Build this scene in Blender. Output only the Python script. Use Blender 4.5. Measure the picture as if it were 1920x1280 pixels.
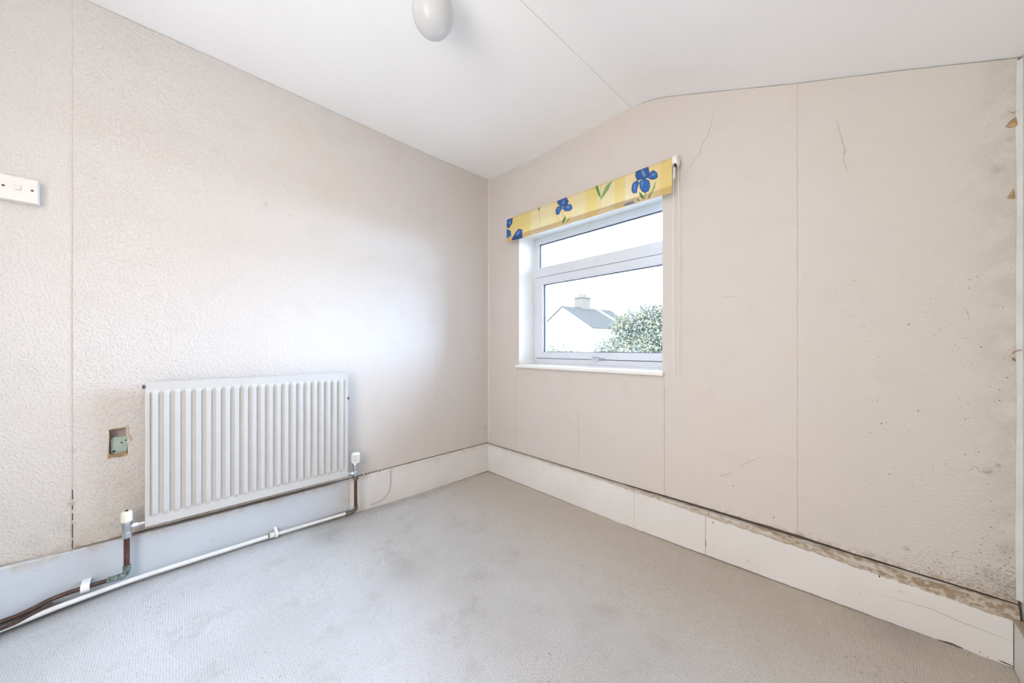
import bpy, bmesh, math, random
import numpy as np
from mathutils import Vector, Matrix, noise as mnoise
random.seed(7)
for o in list(bpy.data.objects): bpy.data.objects.remove(o)
sc = bpy.context.scene
COL = sc.collection
PI = math.pi

# ------------------------------------------------------------------ camera
# world: window wall is y=0, radiator wall is x=0, floor z=0, metres
F, CX, HZ, CH = 635.0, 960.0, 652.0, 1.0
YAW = math.radians(45.448)
CAMX, CAMY = 2.0925, -1.7928
fw = (-math.sin(YAW), math.cos(YAW)); rt = (math.cos(YAW), math.sin(YAW))
cd = bpy.data.cameras.new('camera'); cam = bpy.data.objects.new('camera', cd); COL.objects.link(cam)
cam.location = (CAMX, CAMY, CH); cam.rotation_euler = (PI/2, 0, YAW)
cd.sensor_width = 36; cd.lens = F/1920*36; cd.shift_y = (HZ-640)/1920
cd.clip_start = 0.02; cd.clip_end = 300
sc.camera = cam

# ------------------------------------------------------------------ world, lights, exposure
w = bpy.data.worlds.new('sky'); sc.world = w; w.use_nodes = True
wn = w.node_tree.nodes; bg = wn['Background']
bg.inputs[0].default_value = (0.54, 0.72, 1.0, 1); bg.inputs[1].default_value = 48
def area(name, loc, rot, sx, sy, power, col, portal=False):
    l = bpy.data.lights.new(name, 'AREA'); l.shape = 'RECTANGLE'; l.size = sx; l.size_y = sy
    l.energy = power; l.color = col
    if portal: l.cycles.is_portal = True
    o = bpy.data.objects.new(name, l); COL.objects.link(o); o.location = loc; o.rotation_euler = rot
    return o
area('window_portal', (0.88, 0.25, 1.34), (-PI/2, 0, 0), 1.25, 1.1, 1, (1,1,1), portal=True)
# added warm fill lamp, unseen behind the camera, in front of the doorway
area('room_fill_light', (1.65, -2.85, 1.35), (PI/2, 0, 0), 1.2, 1.7, 40, (1.0, 0.92, 0.865))
vs = sc.view_settings
vs.view_transform = 'Standard'; vs.look = 'None'; vs.gamma = 1; vs.use_curve_mapping = False
vs.exposure = 0.12

# ------------------------------------------------------------------ pixel -> wall coordinates (measured on the photograph)
def ray(px, py):
    u = (px-CX)/F; ww = -(py-HZ)/F
    return (fw[0]+u*rt[0], fw[1]+u*rt[1], ww)
def onB(px, py, y=0.0):
    D = ray(px, py); t = (y-CAMY)/D[1]; return (CAMX+t*D[0], CH+t*D[2])
def onA(px, py, x=0.0):
    D = ray(px, py); t = (x-CAMX)/D[0]; return (CAMY+t*D[1], CH+t*D[2])
def out(lat, D, z): return Vector((CAMX+D*fw[0]+lat*rt[0], CAMY+D*fw[1]+lat*rt[1], z))
def interp(x, pts):
    return float(np.interp(x, [p[0] for p in pts], [p[1] for p in pts]))

# ------------------------------------------------------------------ materials
class NT:
    def __init__(s, name):
        s.m = bpy.data.materials.new(name); s.m.use_nodes = True
        s.t = s.m.node_tree; s.n = s.t.nodes; s.b = s.n['Principled BSDF']
        s._co = None
    def new(s, ty, **kw):
        n = s.n.new(ty)
        for k, v in kw.items(): setattr(n, k, v)
        return n
    def link(s, a, b): s.t.links.new(a, b)
    def co(s):
        if s._co is None: s._co = s.new('ShaderNodeNewGeometry').outputs['Position']
        return s._co
    def noise(s, scale, detail=3, rough=0.5, vec=None, sc3=None):
        n = s.new('ShaderNodeTexNoise'); n.inputs['Scale'].default_value = scale
        n.inputs['Detail'].default_value = detail; n.inputs['Roughness'].default_value = rough
        v = vec or s.co()
        if sc3:
            mp = s.new('ShaderNodeMapping'); mp.inputs['Scale'].default_value = sc3; s.link(v, mp.inputs[0]); v = mp.outputs[0]
        s.link(v, n.inputs['Vector']); return n.outputs['Fac']
    def math(s, op, a, b=None, clamp=False, c=None):
        n = s.new('ShaderNodeMath', operation=op); n.use_clamp = clamp
        for i, v in enumerate((a, b, c)):
            if v is None: continue
            if isinstance(v, (int, float)): n.inputs[i].default_value = v
            else: s.link(v, n.inputs[i])
        return n.outputs[0]
    def ramp(s, v, a, b, lo=0.0, hi=1.0):
        n = s.new('ShaderNodeMapRange'); n.interpolation_type = 'SMOOTHSTEP'
        s.link(v, n.inputs[0]); n.inputs[1].default_value = a; n.inputs[2].default_value = b
        n.inputs[3].default_value = lo; n.inputs[4].default_value = hi; return n.outputs[0]
    def mix(s, f, a, b):
        n = s.new('ShaderNodeMix', data_type='RGBA')
        if isinstance(f, (int, float)): n.inputs[0].default_value = f
        else: s.link(f, n.inputs[0])
        for i, v in ((6, a), (7, b)):
            if isinstance(v, tuple): n.inputs[i].default_value = (*v[:3], 1)
            else: s.link(v, n.inputs[i])
        return n.outputs[2]
    def sep(s):
        n = s.new('ShaderNodeSeparateXYZ'); s.link(s.co(), n.inputs[0]); return n.outputs
    def bump(s, h, strength, dist, prev=None):
        n = s.new('ShaderNodeBump'); n.inputs['Strength'].default_value = strength; n.inputs['Distance'].default_value = dist
        s.link(h, n.inputs['Height'])
        if prev is not None: s.link(prev, n.inputs['Normal'])
        return n.outputs[0]
    def fin(s, col=None, rough=0.6, normal=None, **kw):
        if col is not None:
            if isinstance(col, tuple): s.b.inputs['Base Color'].default_value = (*col, 1)
            else: s.link(col, s.b.inputs['Base Color'])
        if isinstance(rough, (int, float)): s.b.inputs['Roughness'].default_value = rough
        else: s.link(rough, s.b.inputs['Roughness'])
        if normal is not None: s.link(normal, s.b.inputs['Normal'])
        for k, v in kw.items(): s.b.inputs[k.replace('_', ' ')].default_value = v
        return s.m

def simple(name, col, rough=0.5, metal=0.0, var=0.06, vs_=20, bump=0.0):
    m = NT(name)
    n = m.noise(vs_, 3)
    c = m.mix(m.ramp(n, 0.3, 0.7), tuple(v*(1-var) for v in col), tuple(min(1, v*(1+var)) for v in col))
    nm = m.bump(n, bump, 0.002) if bump else None
    return m.fin(c, rough, nm, Metallic=metal)

def spot(m, mask, pts, nz=None, amount=1.0, wall='B'):
    """darkening spots at wall coordinates (a, z, radius)"""
    s = m.sep(); a = s[0] if wall == 'B' else s[1]
    for (pa, pz, r, k) in pts:
        da = m.math('SUBTRACT', a, pa); dz = m.math('SUBTRACT', s[2], pz)
        d = m.math('SQRT', m.math('ADD', m.math('MULTIPLY', da, da), m.math('MULTIPLY', dz, dz)))
        if nz is not None: d = m.math('MULTIPLY_ADD', m.math('SUBTRACT', nz, 0.5), r*1.6, c=d)
        v = m.ramp(d, r*0.15, r, k, 0.0)
        mask = v if mask is None else m.math('MAXIMUM', mask, v)
    return mask

WALL = (0.615, 0.570, 0.528)
def wall_mat(name, wall, coarse):
    m = NT(name); s = m.sep()
    big = m.noise(1.1, 3); mid = m.noise(7, 4)
    c = m.mix(m.ramp(big, 0.35, 0.65), (0.61, 0.58, 0.555), WALL)
    c = m.mix(m.math('MULTIPLY', m.ramp(mid, 0.5, 0.75), 0.35), c, (0.56, 0.52, 0.48))
    # tiny specks of dirt everywhere, denser towards the damp end
    sp = m.noise(150, 3, 0.7); sp2 = m.noise(5, 3)
    if wall == 'B':
        damp = m.math('ADD', m.ramp(s[0], 1.75, 2.46, 0.0, 0.5), m.math('MULTIPLY', m.ramp(s[0], 2.0, 2.42), m.ramp(s[2], 0.75, 0.22)))
        damp = m.math('ADD', damp, m.ramp(s[0], 0.14, 0.0, 0.0, 0.25))
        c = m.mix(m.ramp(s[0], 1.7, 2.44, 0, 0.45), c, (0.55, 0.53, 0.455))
        low = m.math('MULTIPLY', m.ramp(s[2], 0.36, 0.235), m.ramp(s[0], 1.25, 2.0))
        damp = m.math('ADD', damp, m.math('MULTIPLY', low, 0.5))
    else:
        low = m.math('MULTIPLY', m.ramp(s[2], 0.62, 0.25), m.math('MULTIPLY', m.ramp(s[1], -1.2, -1.75), 1.0))
        damp = m.math('ADD', m.ramp(s[1], -0.12, 0.0, 0.0, 0.3), m.math('MULTIPLY', low, 0.45))
        c = m.mix(m.math('MULTIPLY', low, 0.35), c, (0.50, 0.47, 0.40))
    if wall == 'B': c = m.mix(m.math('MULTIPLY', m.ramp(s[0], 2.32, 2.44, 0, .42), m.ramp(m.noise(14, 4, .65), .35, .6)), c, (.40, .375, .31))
    th = m.math('SUBTRACT', 0.80, m.math('MULTIPLY', damp, m.math('MULTIPLY', sp2, 0.30)))
    dirt = m.math('GREATER_THAN', sp, th)
    c = m.mix(m.math('MULTIPLY', dirt, 0.55), c, (0.22, 0.19, 0.15))
    # mould stains and marks with shapes of their own
    st = m.noise(38, 4, 0.7)
    if wall == 'B':
        pts = [(*onB(1895,1112), .06, .9), (*onB(1862,1085), .05, .7), (*onB(1830,1098), .04, .6), (*onB(1853,884), .018, .8),
               (*onB(1871,872), .01, .8), (*onB(1700,1028), .012, .8), (*onB(1845,1075), .012, .9), (*onB(1812,1118), .02, .6),
               (*onB(1425,988), .02, .55), (*onB(1630,1040), .02, .7), (*onB(1500,1002), .02, .6), (*onB(1870,318), .02, .5),
               (*onB(1893,262), .012, .5), (*onB(1704,608), .004, .8), (*onB(1652,794), .005, .6), (*onB(1583,285), .01, .5),
               (*onB(1375,910), .006, .7), (*onB(1451,970), .006, .8), (*onB(918,815), .02, .7), (*onB(1722,770), .005, .7),
               (*onB(1540,235), .004, .5), (*onB(1350,278), .003, .5), (*onB(958,783), .006, .6), (*onB(1885,1030), .02, .5)]
    else:
        pts = [(*onA(540,355), .006, .9), (*onA(547,370), .005, .9), (*onA(500,383), .016, .35), (*onA(231,171), .006, .5),
               (*onA(232,180), .005, .5), (*onA(253,201), .004, .6), (*onA(541,453), .004, .8), (*onA(448,518), .003, .5),
               (*onA(852,536), .006, .35), (*onA(667,588), .003, .5), (*onA(230,905), .045, .22), (*onA(262,930), .05, .25),
               (*onA(120,985), .05, .22), (*onA(60,1020), .05, .22), (*onA(132,845), .02, .3), (*onA(910,800), .02, .5),
               (*onA(215,985), .05, .25), (*onA(850,620), .004, .4), (*onA(670,790), .006, .5), (*onA(133,945), .018, .6)]
    mask = spot(m, None, pts, st, wall=wall)
    mask = m.math('MULTIPLY', mask, m.ramp(m.noise(110, 3, .7), .38, .62, .25, 1.0))
    c = m.mix(m.math('MULTIPLY', mask, 0.75), c, (0.20, 0.175, 0.14))
    if wall == 'A':
        tan = spot(m, None, [(*onA(545,404), .016, .9), (*onA(240,806), .022, .6)], st, wall='A')
        c = m.mix(m.math('MULTIPLY', tan, 0.6), c, (0.62, 0.45, 0.28))
    # thin brown tide line along the top of the skirting
    ed = m.ramp(s[2], 0.262, 0.232)
    wr = m.ramp(s[0], 1.2, 2.0, 0.05, 0.75) if wall == 'B' else m.ramp(s[1], -1.0, -1.9, 0.05, 0.6)
    c = m.mix(m.math('MULTIPLY', m.math('MULTIPLY', ed, wr), m.ramp(st, 0.42, 0.62)), c, (0.36, 0.25, 0.14))
    # embossed paper relief
    em = m.noise(120, 2, 0.5); em2 = m.noise(45, 2)
    v = m.new('ShaderNodeTexVoronoi'); v.inputs['Scale'].default_value = 85; m.link(m.co(), v.inputs['Vector'])
    h = m.math('ADD', m.ramp(em, 0.45, 0.7), m.math('MULTIPLY', m.ramp(v.outputs['Distance'], 0.0, 0.5), 0.5))
    if wall == 'A': 
        wgt = m.ramp(s[1], -0.5, -2.0, 0.12, 1.0); h = m.math('MULTIPLY', h, wgt)
    else:
        wgt = m.ramp(s[0], 1.3, 2.4, 0.1, 0.8); h = m.math('MULTIPLY', h, wgt)
    nrm = m.bump(h, 0.9, 0.0016*coarse)
    nrm = m.bump(m.noise(3.2, 2), 0.35, 0.01, nrm)
    return m.fin(c, 0.72, nrm)
M = {}
M['wallB'] = wall_mat('window_wall_paper', 'B', 0.6)
M['wallA'] = wall_mat('radiator_wall_paper', 'A', 1.0)
M['wallA2'] = wall_mat('coarse_wall_paper', 'A', .8)
def plain_wall():
    m = NT('plain_wall_paint'); c = m.mix(m.ramp(m.noise(2, 3), .35, .65), (0.74, 0.70, 0.64), WALL)
    c = m.mix(m.math('MULTIPLY', m.math('GREATER_THAN', m.noise(60, 2), .73), .5), c, (.3, .27, .22))
    return m.fin(c, 0.7, m.bump(m.noise(90, 2), .4, .001))
M['wall'] = plain_wall()
def ceil_mat():
    m = NT('ceiling_paint')
    c = m.mix(m.ramp(m.noise(1.5, 3), .35, .65), (0.91, 0.915, 0.92), (0.93, 0.935, 0.94))
    s = m.sep()
    nz = m.noise(70, 2, 0.5)
    dens = m.math('MULTIPLY', m.ramp(m.noise(3.0, 2), .45, .65), 0.035)
    c = m.mix(m.math('MULTIPLY', m.math('GREATER_THAN', nz, m.math('SUBTRACT', 0.785, dens)), 0.4), c, (.42, .40, .36))
    return m.fin(c, 0.75, m.bump(m.noise(2.2, 2), .3, .012))
M['ceil'] = ceil_mat()
def carpet():
    m = NT('carpet_pile'); s = m.sep()
    c = m.mix(m.ramp(m.noise(1.7, 4, .6), .35, .68), (0.80, 0.82, 0.845), (0.73, 0.745, 0.76))
    c = m.mix(m.math('MULTIPLY', m.ramp(m.noise(6, 5, .65), .52, .72), .45), c, (0.55, 0.54, 0.53))
    # grime along the skirtings, with shade below the window painted into it
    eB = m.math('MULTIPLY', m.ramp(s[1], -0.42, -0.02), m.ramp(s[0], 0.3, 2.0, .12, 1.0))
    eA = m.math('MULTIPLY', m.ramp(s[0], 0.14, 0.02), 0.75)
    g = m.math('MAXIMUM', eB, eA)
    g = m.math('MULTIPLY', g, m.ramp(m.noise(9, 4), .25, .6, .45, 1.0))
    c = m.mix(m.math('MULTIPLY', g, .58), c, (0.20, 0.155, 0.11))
    yb = m.ramp(s[1], -0.85, -0.15)  # warm shade of the window wall, painted as a brown band
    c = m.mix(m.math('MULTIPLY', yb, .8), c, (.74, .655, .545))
    # soft worn stains
    st = m.noise(11, 3)
    def fl(px, py): 
        D = ray(px, py); t = -CH/D[2]; return (CAMX+t*D[0], CAMY+t*D[1])
    for (px, py, r, k) in [(760,1065,.14,.20), (860,985,.12,.12), (1560,1120,.10,.35), (1680,1200,.16,.3), (1180,960,.1,.2), (620,1010,.14,.25), (700,1120,.05,.15)]:
        fx, fy = fl(px, py)
        dx = m.math('SUBTRACT', s[0], fx); dy = m.math('SUBTRACT', s[1], fy)
        d = m.math('SQRT', m.math('ADD', m.math('MULTIPLY', dx, dx), m.math('MULTIPLY', dy, dy)))
        d = m.math('MULTIPLY_ADD', m.math('SUBTRACT', st, .5), r, c=d)
        c = m.mix(m.ramp(d, 0, r, k, 0.0), c, (0.27, 0.24, 0.20))
    sp = m.noise(120, 3, .7)
    c = m.mix(m.math('MULTIPLY', m.math('GREATER_THAN', sp, m.math('SUBTRACT', .775, m.math('MULTIPLY', m.noise(4, 2), .20))), .7), c, (.14, .12, .10))
    # looped rows
    tx = m.math('SINE', m.math('MULTIPLY_ADD', s[0], 1050, c=m.math('MULTIPLY', m.noise(9, 2), 5)))
    ty = m.math('SINE', m.math('MULTIPLY_ADD', s[1], 900, c=m.math('MULTIPLY', m.noise(12, 2), 6)))
    h = m.math('ADD', m.math('MULTIPLY', tx, .5), m.math('MULTIPLY', ty, .35))
    h = m.math('MULTIPLY_ADD', m.noise(170, 4, .75), 5.0, c=h)
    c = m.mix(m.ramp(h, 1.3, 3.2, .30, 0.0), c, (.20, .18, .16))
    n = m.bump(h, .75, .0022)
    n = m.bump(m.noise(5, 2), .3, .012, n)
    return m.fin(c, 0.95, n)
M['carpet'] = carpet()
def skirt_mat(name='old_gloss_paint', k=(1, 1, 1)):
    m = NT(name); s = m.sep()
    c = m.mix(m.ramp(m.noise(3, 3), .35, .65), (0.70*k[0], 0.69*k[1], 0.67*k[2]), (0.74*k[0], 0.735*k[1], 0.72*k[2]))
    st = m.noise(24, 5, .7)
    c = m.mix(m.math('MULTIPLY', m.ramp(st, .60, .74), .4), c, (.45, .39, .31))
    c = m.mix(m.math('MULTIPLY', m.math('GREATER_THAN', m.noise(85, 2), .775), .6), c, (.18, .15, .12))
    top = m.math('MULTIPLY', m.ramp(s[2], .195, .235), m.ramp(st, .40, .6))
    c = m.mix(m.math('MULTIPLY', top, .45), c, (.42, .30, .19))
    # paint chipped to bare wood along the sloping top edge, worse to the right
    t = m.math('ADD', m.math('MULTIPLY_ADD', s[0], .0222, c=-.2440), s[2])
    ch = m.math('ADD', t, m.math('MULTIPLY', m.math('SUBTRACT', m.noise(60, 5, .75, sc3=(.5, 1, 1)), .5), .030))
    ch = m.math('MULTIPLY', m.ramp(ch, -.0045, -.001), m.ramp(s[0], .6, 2.1, .0, 1.0))
    c = m.mix(m.math('MULTIPLY', ch, .85), c, (.33, .245, .155))
    # dark line at the foot of the boards
    fz = m.math('MAXIMUM', m.math('MULTIPLY_ADD', s[0], .0275, c=-.0225), .010)
    ft = m.math('SUBTRACT', m.math('SUBTRACT', s[2], fz), m.math('MULTIPLY', m.noise(30, 3), .006))
    c = m.mix(m.ramp(ft, .002, -.001, 0, .8), c, (.11, .085, .065))
    fa = m.math('MULTIPLY', m.ramp(s[2], .064, .052), m.math('MULTIPLY', m.ramp(s[1], -1.02, -1.12), m.ramp(s[0], .06, .03)))
    c = m.mix(m.math('MULTIPLY', fa, .85), c, (.10, .09, .085))
    # rust streaks beside the thermostat pipe
    a = m.math('MULTIPLY', m.ramp(m.math('ABSOLUTE', m.math('ADD', s[1], 1.10)), .0, .06, .5, 0.0), m.ramp(s[0], .06, .03))
    c = m.mix(m.math('MULTIPLY', a, m.ramp(m.noise(9, 3), .35, .6)), c, (.55, .42, .30))
    return m.fin(c, 0.42, m.bump(m.noise(14, 3), .25, .004))
M['skirt'] = skirt_mat()
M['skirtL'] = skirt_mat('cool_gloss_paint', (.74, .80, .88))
def ledge_mat():
    m = NT('flaking_ledge'); s = m.sep()
    st = m.noise(60, 5, .7, sc3=(.22, 1, 1)); k = m.ramp(s[0], .2, 2.3, .08, 1.0)
    br = m.mix(m.ramp(m.noise(60, 3), .4, .6), (.27, .20, .125), (.46, .40, .32))
    c = m.mix(m.math('MULTIPLY', m.ramp(m.math('ADD', st, m.math('MULTIPLY', k, .12)), .52, .62), m.math('MULTIPLY_ADD', k, .55, c=.4)), (.52, .49, .44), br)
    return m.fin(c, .8, m.bump(st, .6, .003))
M['ledge'] = ledge_mat()
M['gloss'] = simple('white_gloss', (.86, .86, .85), .28, var=.02)
M['rad'] = simple('radiator_enamel', (.54, .53, .515), .30, var=.015)
M['upvc'] = simple('white_upvc', (.69, .73, .80), .25, var=.01)
M['plaster'] = simple('reveal_paint', (.86, .855, .84), .6, var=.03, vs_=8)
M['plaster2'] = simple('grey_lining_edge', (.62, .64, .63), .6, var=.06, vs_=12)
M['gasket'] = simple('dark_gasket', (.05, .055, .07), .6)
M['copper'] = simple('aged_copper', (.125, .060, .042), .42, .55, var=.3, vs_=40, bump=.3)
M['darkpipe'] = simple('tarnished_copper', (.075, .045, .035), .4, .5, var=.3, vs_=40)
M['verd'] = simple('verdigris_joint', (.15, .20, .18), .7, .2, var=.6, vs_=140, bump=.6)
M['chrome'] = simple('dull_chrome', (.62, .64, .66), .28, .95, var=.12, vs_=60)
M['solder'] = simple('tarnished_joint', (.16, .13, .11), .5, .6, var=.5, vs_=120, bump=.5)
M['plastic'] = simple('ivory_plastic', (.84, .80, .70), .4, var=.03)
M['wplastic'] = simple('white_plastic', (.85, .86, .85), .35, var=.02)
M['switch'] = simple('aged_switch_plastic', (.72, .69, .65), .4, var=.04, vs_=9)
M['black'] = simple('dark_screw', (.04, .035, .03), .5, .3)
M['dark'] = simple('gap_shadow_dirt', (.07, .06, .05), .9)
M['core'] = simple('bare_plaster_core', (.22, .19, .16), .9)
M['pink'] = simple('pink_plaster', (.42, .34, .33), .9, var=.12, vs_=30)
M['green'] = simple('green_metal_box', (.34, .43, .37), .6, var=.12, vs_=40)
M['torn'] = simple('torn_brown_paper', (.36, .24, .13), .85, var=.3, vs_=60)
M['tornp'] = simple('torn_paper_edge', (.60, .50, .40), .85, var=.2, vs_=80)
M['crack'] = simple('crack_line', (.40, .36, .32), .9)
M['scratch'] = simple('dark_scratch', (.09, .075, .06), .9)
M['pipe_white'] = simple('painted_pipe', (.74, .74, .73), .4, var=.05, vs_=25, bump=.2)
M['greyrub'] = simple('grey_rub_line', (.50, .50, .51), .7)

def glass_mat():
    m = NT('window_glass'); t = m.t
    for n in list(t.nodes):
        if n.type != 'OUTPUT_MATERIAL': t.nodes.remove(n)
    o = [n for n in t.nodes if n.type == 'OUTPUT_MATERIAL'][0]
    tr = m.new('ShaderNodeBsdfTransparent'); tr.inputs[0].default_value = (.96, .98, .975, 1)
    gl = m.new('ShaderNodeBsdfGlossy'); gl.inputs['Roughness'].default_value = .02
    fr = m.new('ShaderNodeFresnel'); fr.inputs[0].default_value = 1.45
    mx = m.new('ShaderNodeMixShader'); m.link(fr.outputs[0], mx.inputs[0]); m.link(tr.outputs[0], mx.inputs[1]); m.link(gl.outputs[0], mx.inputs[2])
    m.link(mx.outputs[0], o.inputs[0]); return m.m
M['glass'] = glass_mat()
def opal():
    m = NT('opal_glass'); t = m.t; o = [n for n in t.nodes if n.type == 'OUTPUT_MATERIAL'][0]
    m.fin((.70, .71, .72), .12)
    tl = m.new('ShaderNodeBsdfTranslucent'); tl.inputs[0].default_value = (.80, .80, .81, 1)
    mx = m.new('ShaderNodeMixShader'); mx.inputs[0].default_value = .35
    m.link(m.b.outputs[0], mx.inputs[1]); m.link(tl.outputs[0], mx.inputs[2]); m.link(mx.outputs[0], o.inputs[0]); return m.m
M['opal'] = opal()
def fabric():
    m = NT('printed_blind_fabric'); t = m.t; o = [n for n in t.nodes if n.type == 'OUTPUT_MATERIAL'][0]
    a = m.new('ShaderNodeAttribute'); a.attribute_name = 'print'
    m.link(a.outputs['Color'], m.b.inputs['Base Color']); m.b.inputs['Roughness'].default_value = .7
    tl = m.new('ShaderNodeBsdfTranslucent'); m.link(a.outputs['Color'], tl.inputs[0])
    mx = m.new('ShaderNodeMixShader'); mx.inputs[0].default_value = .18
    m.link(m.b.outputs[0], mx.inputs[1]); m.link(tl.outputs[0], mx.inputs[2]); m.link(mx.outputs[0], o.inputs[0]); return m.m
M['fabric'] = fabric()
def roof():
    m = NT('grey_roof_tiles'); b = m.new('ShaderNodeTexBrick'); m.link(m.co(), b.inputs[0])
    b.inputs['Color1'].default_value = (.0155, .0140, .0125, 1); b.inputs['Color2'].default_value = (.0175, .0155, .0135, 1)
    b.inputs['Mortar'].default_value = (.026, .022, .018, 1); b.inputs['Scale'].default_value = 1
    b.inputs['Brick Width'].default_value = .45; b.inputs['Row Height'].default_value = .35; b.inputs['Mortar Size'].default_value = .05
    tc = m.new('ShaderNodeTexCoord'); m.link(tc.outputs['UV'], b.inputs[0])
    return m.fin(b.outputs[0], 1, Specular_IOR_Level=0.0)
M['roof'] = roof()
def brick(name, c1, c2, mo):
    m = NT(name); b = m.new('ShaderNodeTexBrick')
    mp = m.new('ShaderNodeMapping'); mp.inputs['Rotation'].default_value = (PI/2, 0, 0); m.link(m.co(), mp.inputs[0]); m.link(mp.outputs[0], b.inputs[0])
    b.inputs['Color1'].default_value = (*c1, 1); b.inputs['Color2'].default_value = (*c2, 1); b.inputs['Mortar'].default_value = (*mo, 1)
    b.inputs['Scale'].default_value = 1; b.inputs['Brick Width'].default_value = .4; b.inputs['Row Height'].default_value = .16; b.inputs['Mortar Size'].default_value = .02
    return m.fin(b.outputs[0], 1, Specular_IOR_Level=0.0)
M['chimney'] = brick('pale_chimney_brick', (.042, .033, .025), (.038, .030, .023), (.055, .044, .034))
M['render'] = simple('white_house_render', (.80, .80, .78), .8)
M['grass'] = simple('garden_ground', (.15, .145, .125), .95, var=.4, vs_=1.5)
def leafm(name, a, b):
    m = NT(name); c = m.mix(m.ramp(m.noise(3.5, 3), .35, .65), a, b)
    c = m.mix(m.ramp(m.noise(25, 2), .4, .7, 0, .6), c, (.11, .09, .05)); return m.fin(c, .9, Specular_IOR_Level=0.0)
M['leaf'] = leafm('tree_leaves', (.027, .033, .029), (.066, .060, .035))
M['leaf2'] = leafm('pale_hedge_leaves', (.032, .030, .022), (.050, .045, .032))
M['bark'] = simple('bark', (.16, .12, .09), .9)

# ------------------------------------------------------------------ helpers
def link(name, mesh, mat, parent=None, smooth=False, bevel=0):
    o = bpy.data.objects.new(name, mesh); COL.objects.link(o)
    if mat is not None and not mesh.materials: mesh.materials.append(M[mat] if isinstance(mat, str) else mat)
    if parent: o.parent = parent
    if smooth:
        for p in mesh.polygons: p.use_smooth = True
        try: mesh.set_sharp_from_angle(angle=math.radians(40))
        except Exception: pass
    if bevel:
        b = o.modifiers.new('bevel', 'BEVEL'); b.width = bevel; b.segments = 2; b.limit_method = 'ANGLE'
    return o
def obj(name, bm, mat, parent=None, smooth=False, bevel=0, recalc=True):
    if recalc: bmesh.ops.recalc_face_normals(bm, faces=bm.faces)
    me = bpy.data.meshes.new(name); bm.to_mesh(me); bm.free()
    # objects' origins follow the geometry's base so copies and parents stay readable
    return link(name, me, mat, parent, smooth, bevel)
def BM(): return bmesh.new()
def box(bm, x0, x1, y0, y1, z0, z1):
    v = [bm.verts.new(p) for p in ((x0,y0,z0),(x1,y0,z0),(x1,y1,z0),(x0,y1,z0),(x0,y0,z1),(x1,y0,z1),(x1,y1,z1),(x0,y1,z1))]
    for f in ((0,3,2,1),(4,5,6,7),(0,1,5,4),(1,2,6,5),(2,3,7,6),(3,0,4,7)): bm.faces.new([v[i] for i in f])
    return v
def prism(bm, pts, fn0, fn1):
    a = [bm.verts.new(fn0(*p)) for p in pts]; b = [bm.verts.new(fn1(*p)) for p in pts]
    n = len(pts); bm.faces.new(a); bm.faces.new(b[::-1])
    for i in range(n): bm.faces.new((a[i], b[i], b[(i+1) % n], a[(i+1) % n]))
def tube(bm, pts, r, n=12, cap=True):
    pts = [Vector(p) for p in pts]; rr = r if isinstance(r, (list, tuple)) else [r]*len(pts)
    rings = []; up = None
    for i, p in enumerate(pts):
        d = (pts[min(i+1, len(pts)-1)]-pts[max(i-1, 0)]).normalized()
        if up is None: up = Vector((0,0,1)) if abs(d.z) < .9 else Vector((1,0,0))
        s = d.cross(up).normalized(); up = s.cross(d).normalized()
        rings.append([bm.verts.new(p+(s*math.cos(2*PI*k/n)+up*math.sin(2*PI*k/n))*rr[i]) for k in range(n)])
    for i in range(len(rings)-1):
        for k in range(n): bm.faces.new((rings[i][k], rings[i][(k+1)%n], rings[i+1][(k+1)%n], rings[i+1][k]))
    if cap: bm.faces.new(rings[0][::-1]); bm.faces.new(rings[-1])
def smoothpath(pts, k=6):
    pts = [Vector(p) for p in pts]; outp = []
    for i in range(len(pts)-1):
        p0 = pts[max(i-1,0)]; p1 = pts[i]; p2 = pts[i+1]; p3 = pts[min(i+2,len(pts)-1)]
        for j in range(k):
            t = j/k
            outp.append(0.5*((2*p1)+(p2-p0)*t+(2*p0-5*p1+4*p2-p3)*t*t+(3*p1-p0-3*p2+p3)*t**3))
    outp.append(pts[-1]); return outp
def lathe(bm, prof, c, n=24, axis='z'):
    rings = []
    for (r, h) in prof:
        ring = []
        for k in range(n):
            a = 2*PI*k/n; u, v = r*math.cos(a), r*math.sin(a)
            p = (u, v, h) if axis == 'z' else ((h, u, v) if axis == 'x' else (u, h, v))
            ring.append(bm.verts.new((c[0]+p[0], c[1]+p[1], c[2]+p[2])))
        rings.append(ring)
    for i in range(len(rings)-1):
        for k in range(n): bm.faces.new((rings[i][k], rings[i][(k+1)%n], rings[i+1][(k+1)%n], rings[i+1][k]))
    bm.faces.new(rings[0][::-1]); bm.faces.new(rings[-1])
def thing(name, label, cat, group=None, loc=(0,0,0)):
    o = bpy.data.objects.new(name, None); COL.objects.link(o); o.empty_display_size = .1
    o['label'] = label; o['category'] = cat
    if group: o['group'] = group
    return o
def struct(o): o['kind'] = 'structure'; return o
def sempty(name): 
    o = bpy.data.objects.new(name, None); COL.objects.link(o); o['kind'] = 'structure'; return o

# ------------------------------------------------------------------ room shell
LX, BY = 2.44, -2.95            # room runs x 0..2.44, y BY..0
def ceilz(x, y):
    z = interp(x, [(0,2.346),(.25,2.340),(.86,2.336),(1.20,2.336),(1.27,2.330),(1.33,2.319),(1.40,2.298),(1.55,2.236),(1.922,2.078),(2.215,1.962),(2.44,1.868),(2.7,1.77)])
    z += .018*max(0, 1-abs(y)/.5)*max(0, 1-x/.5)
    return z
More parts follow.
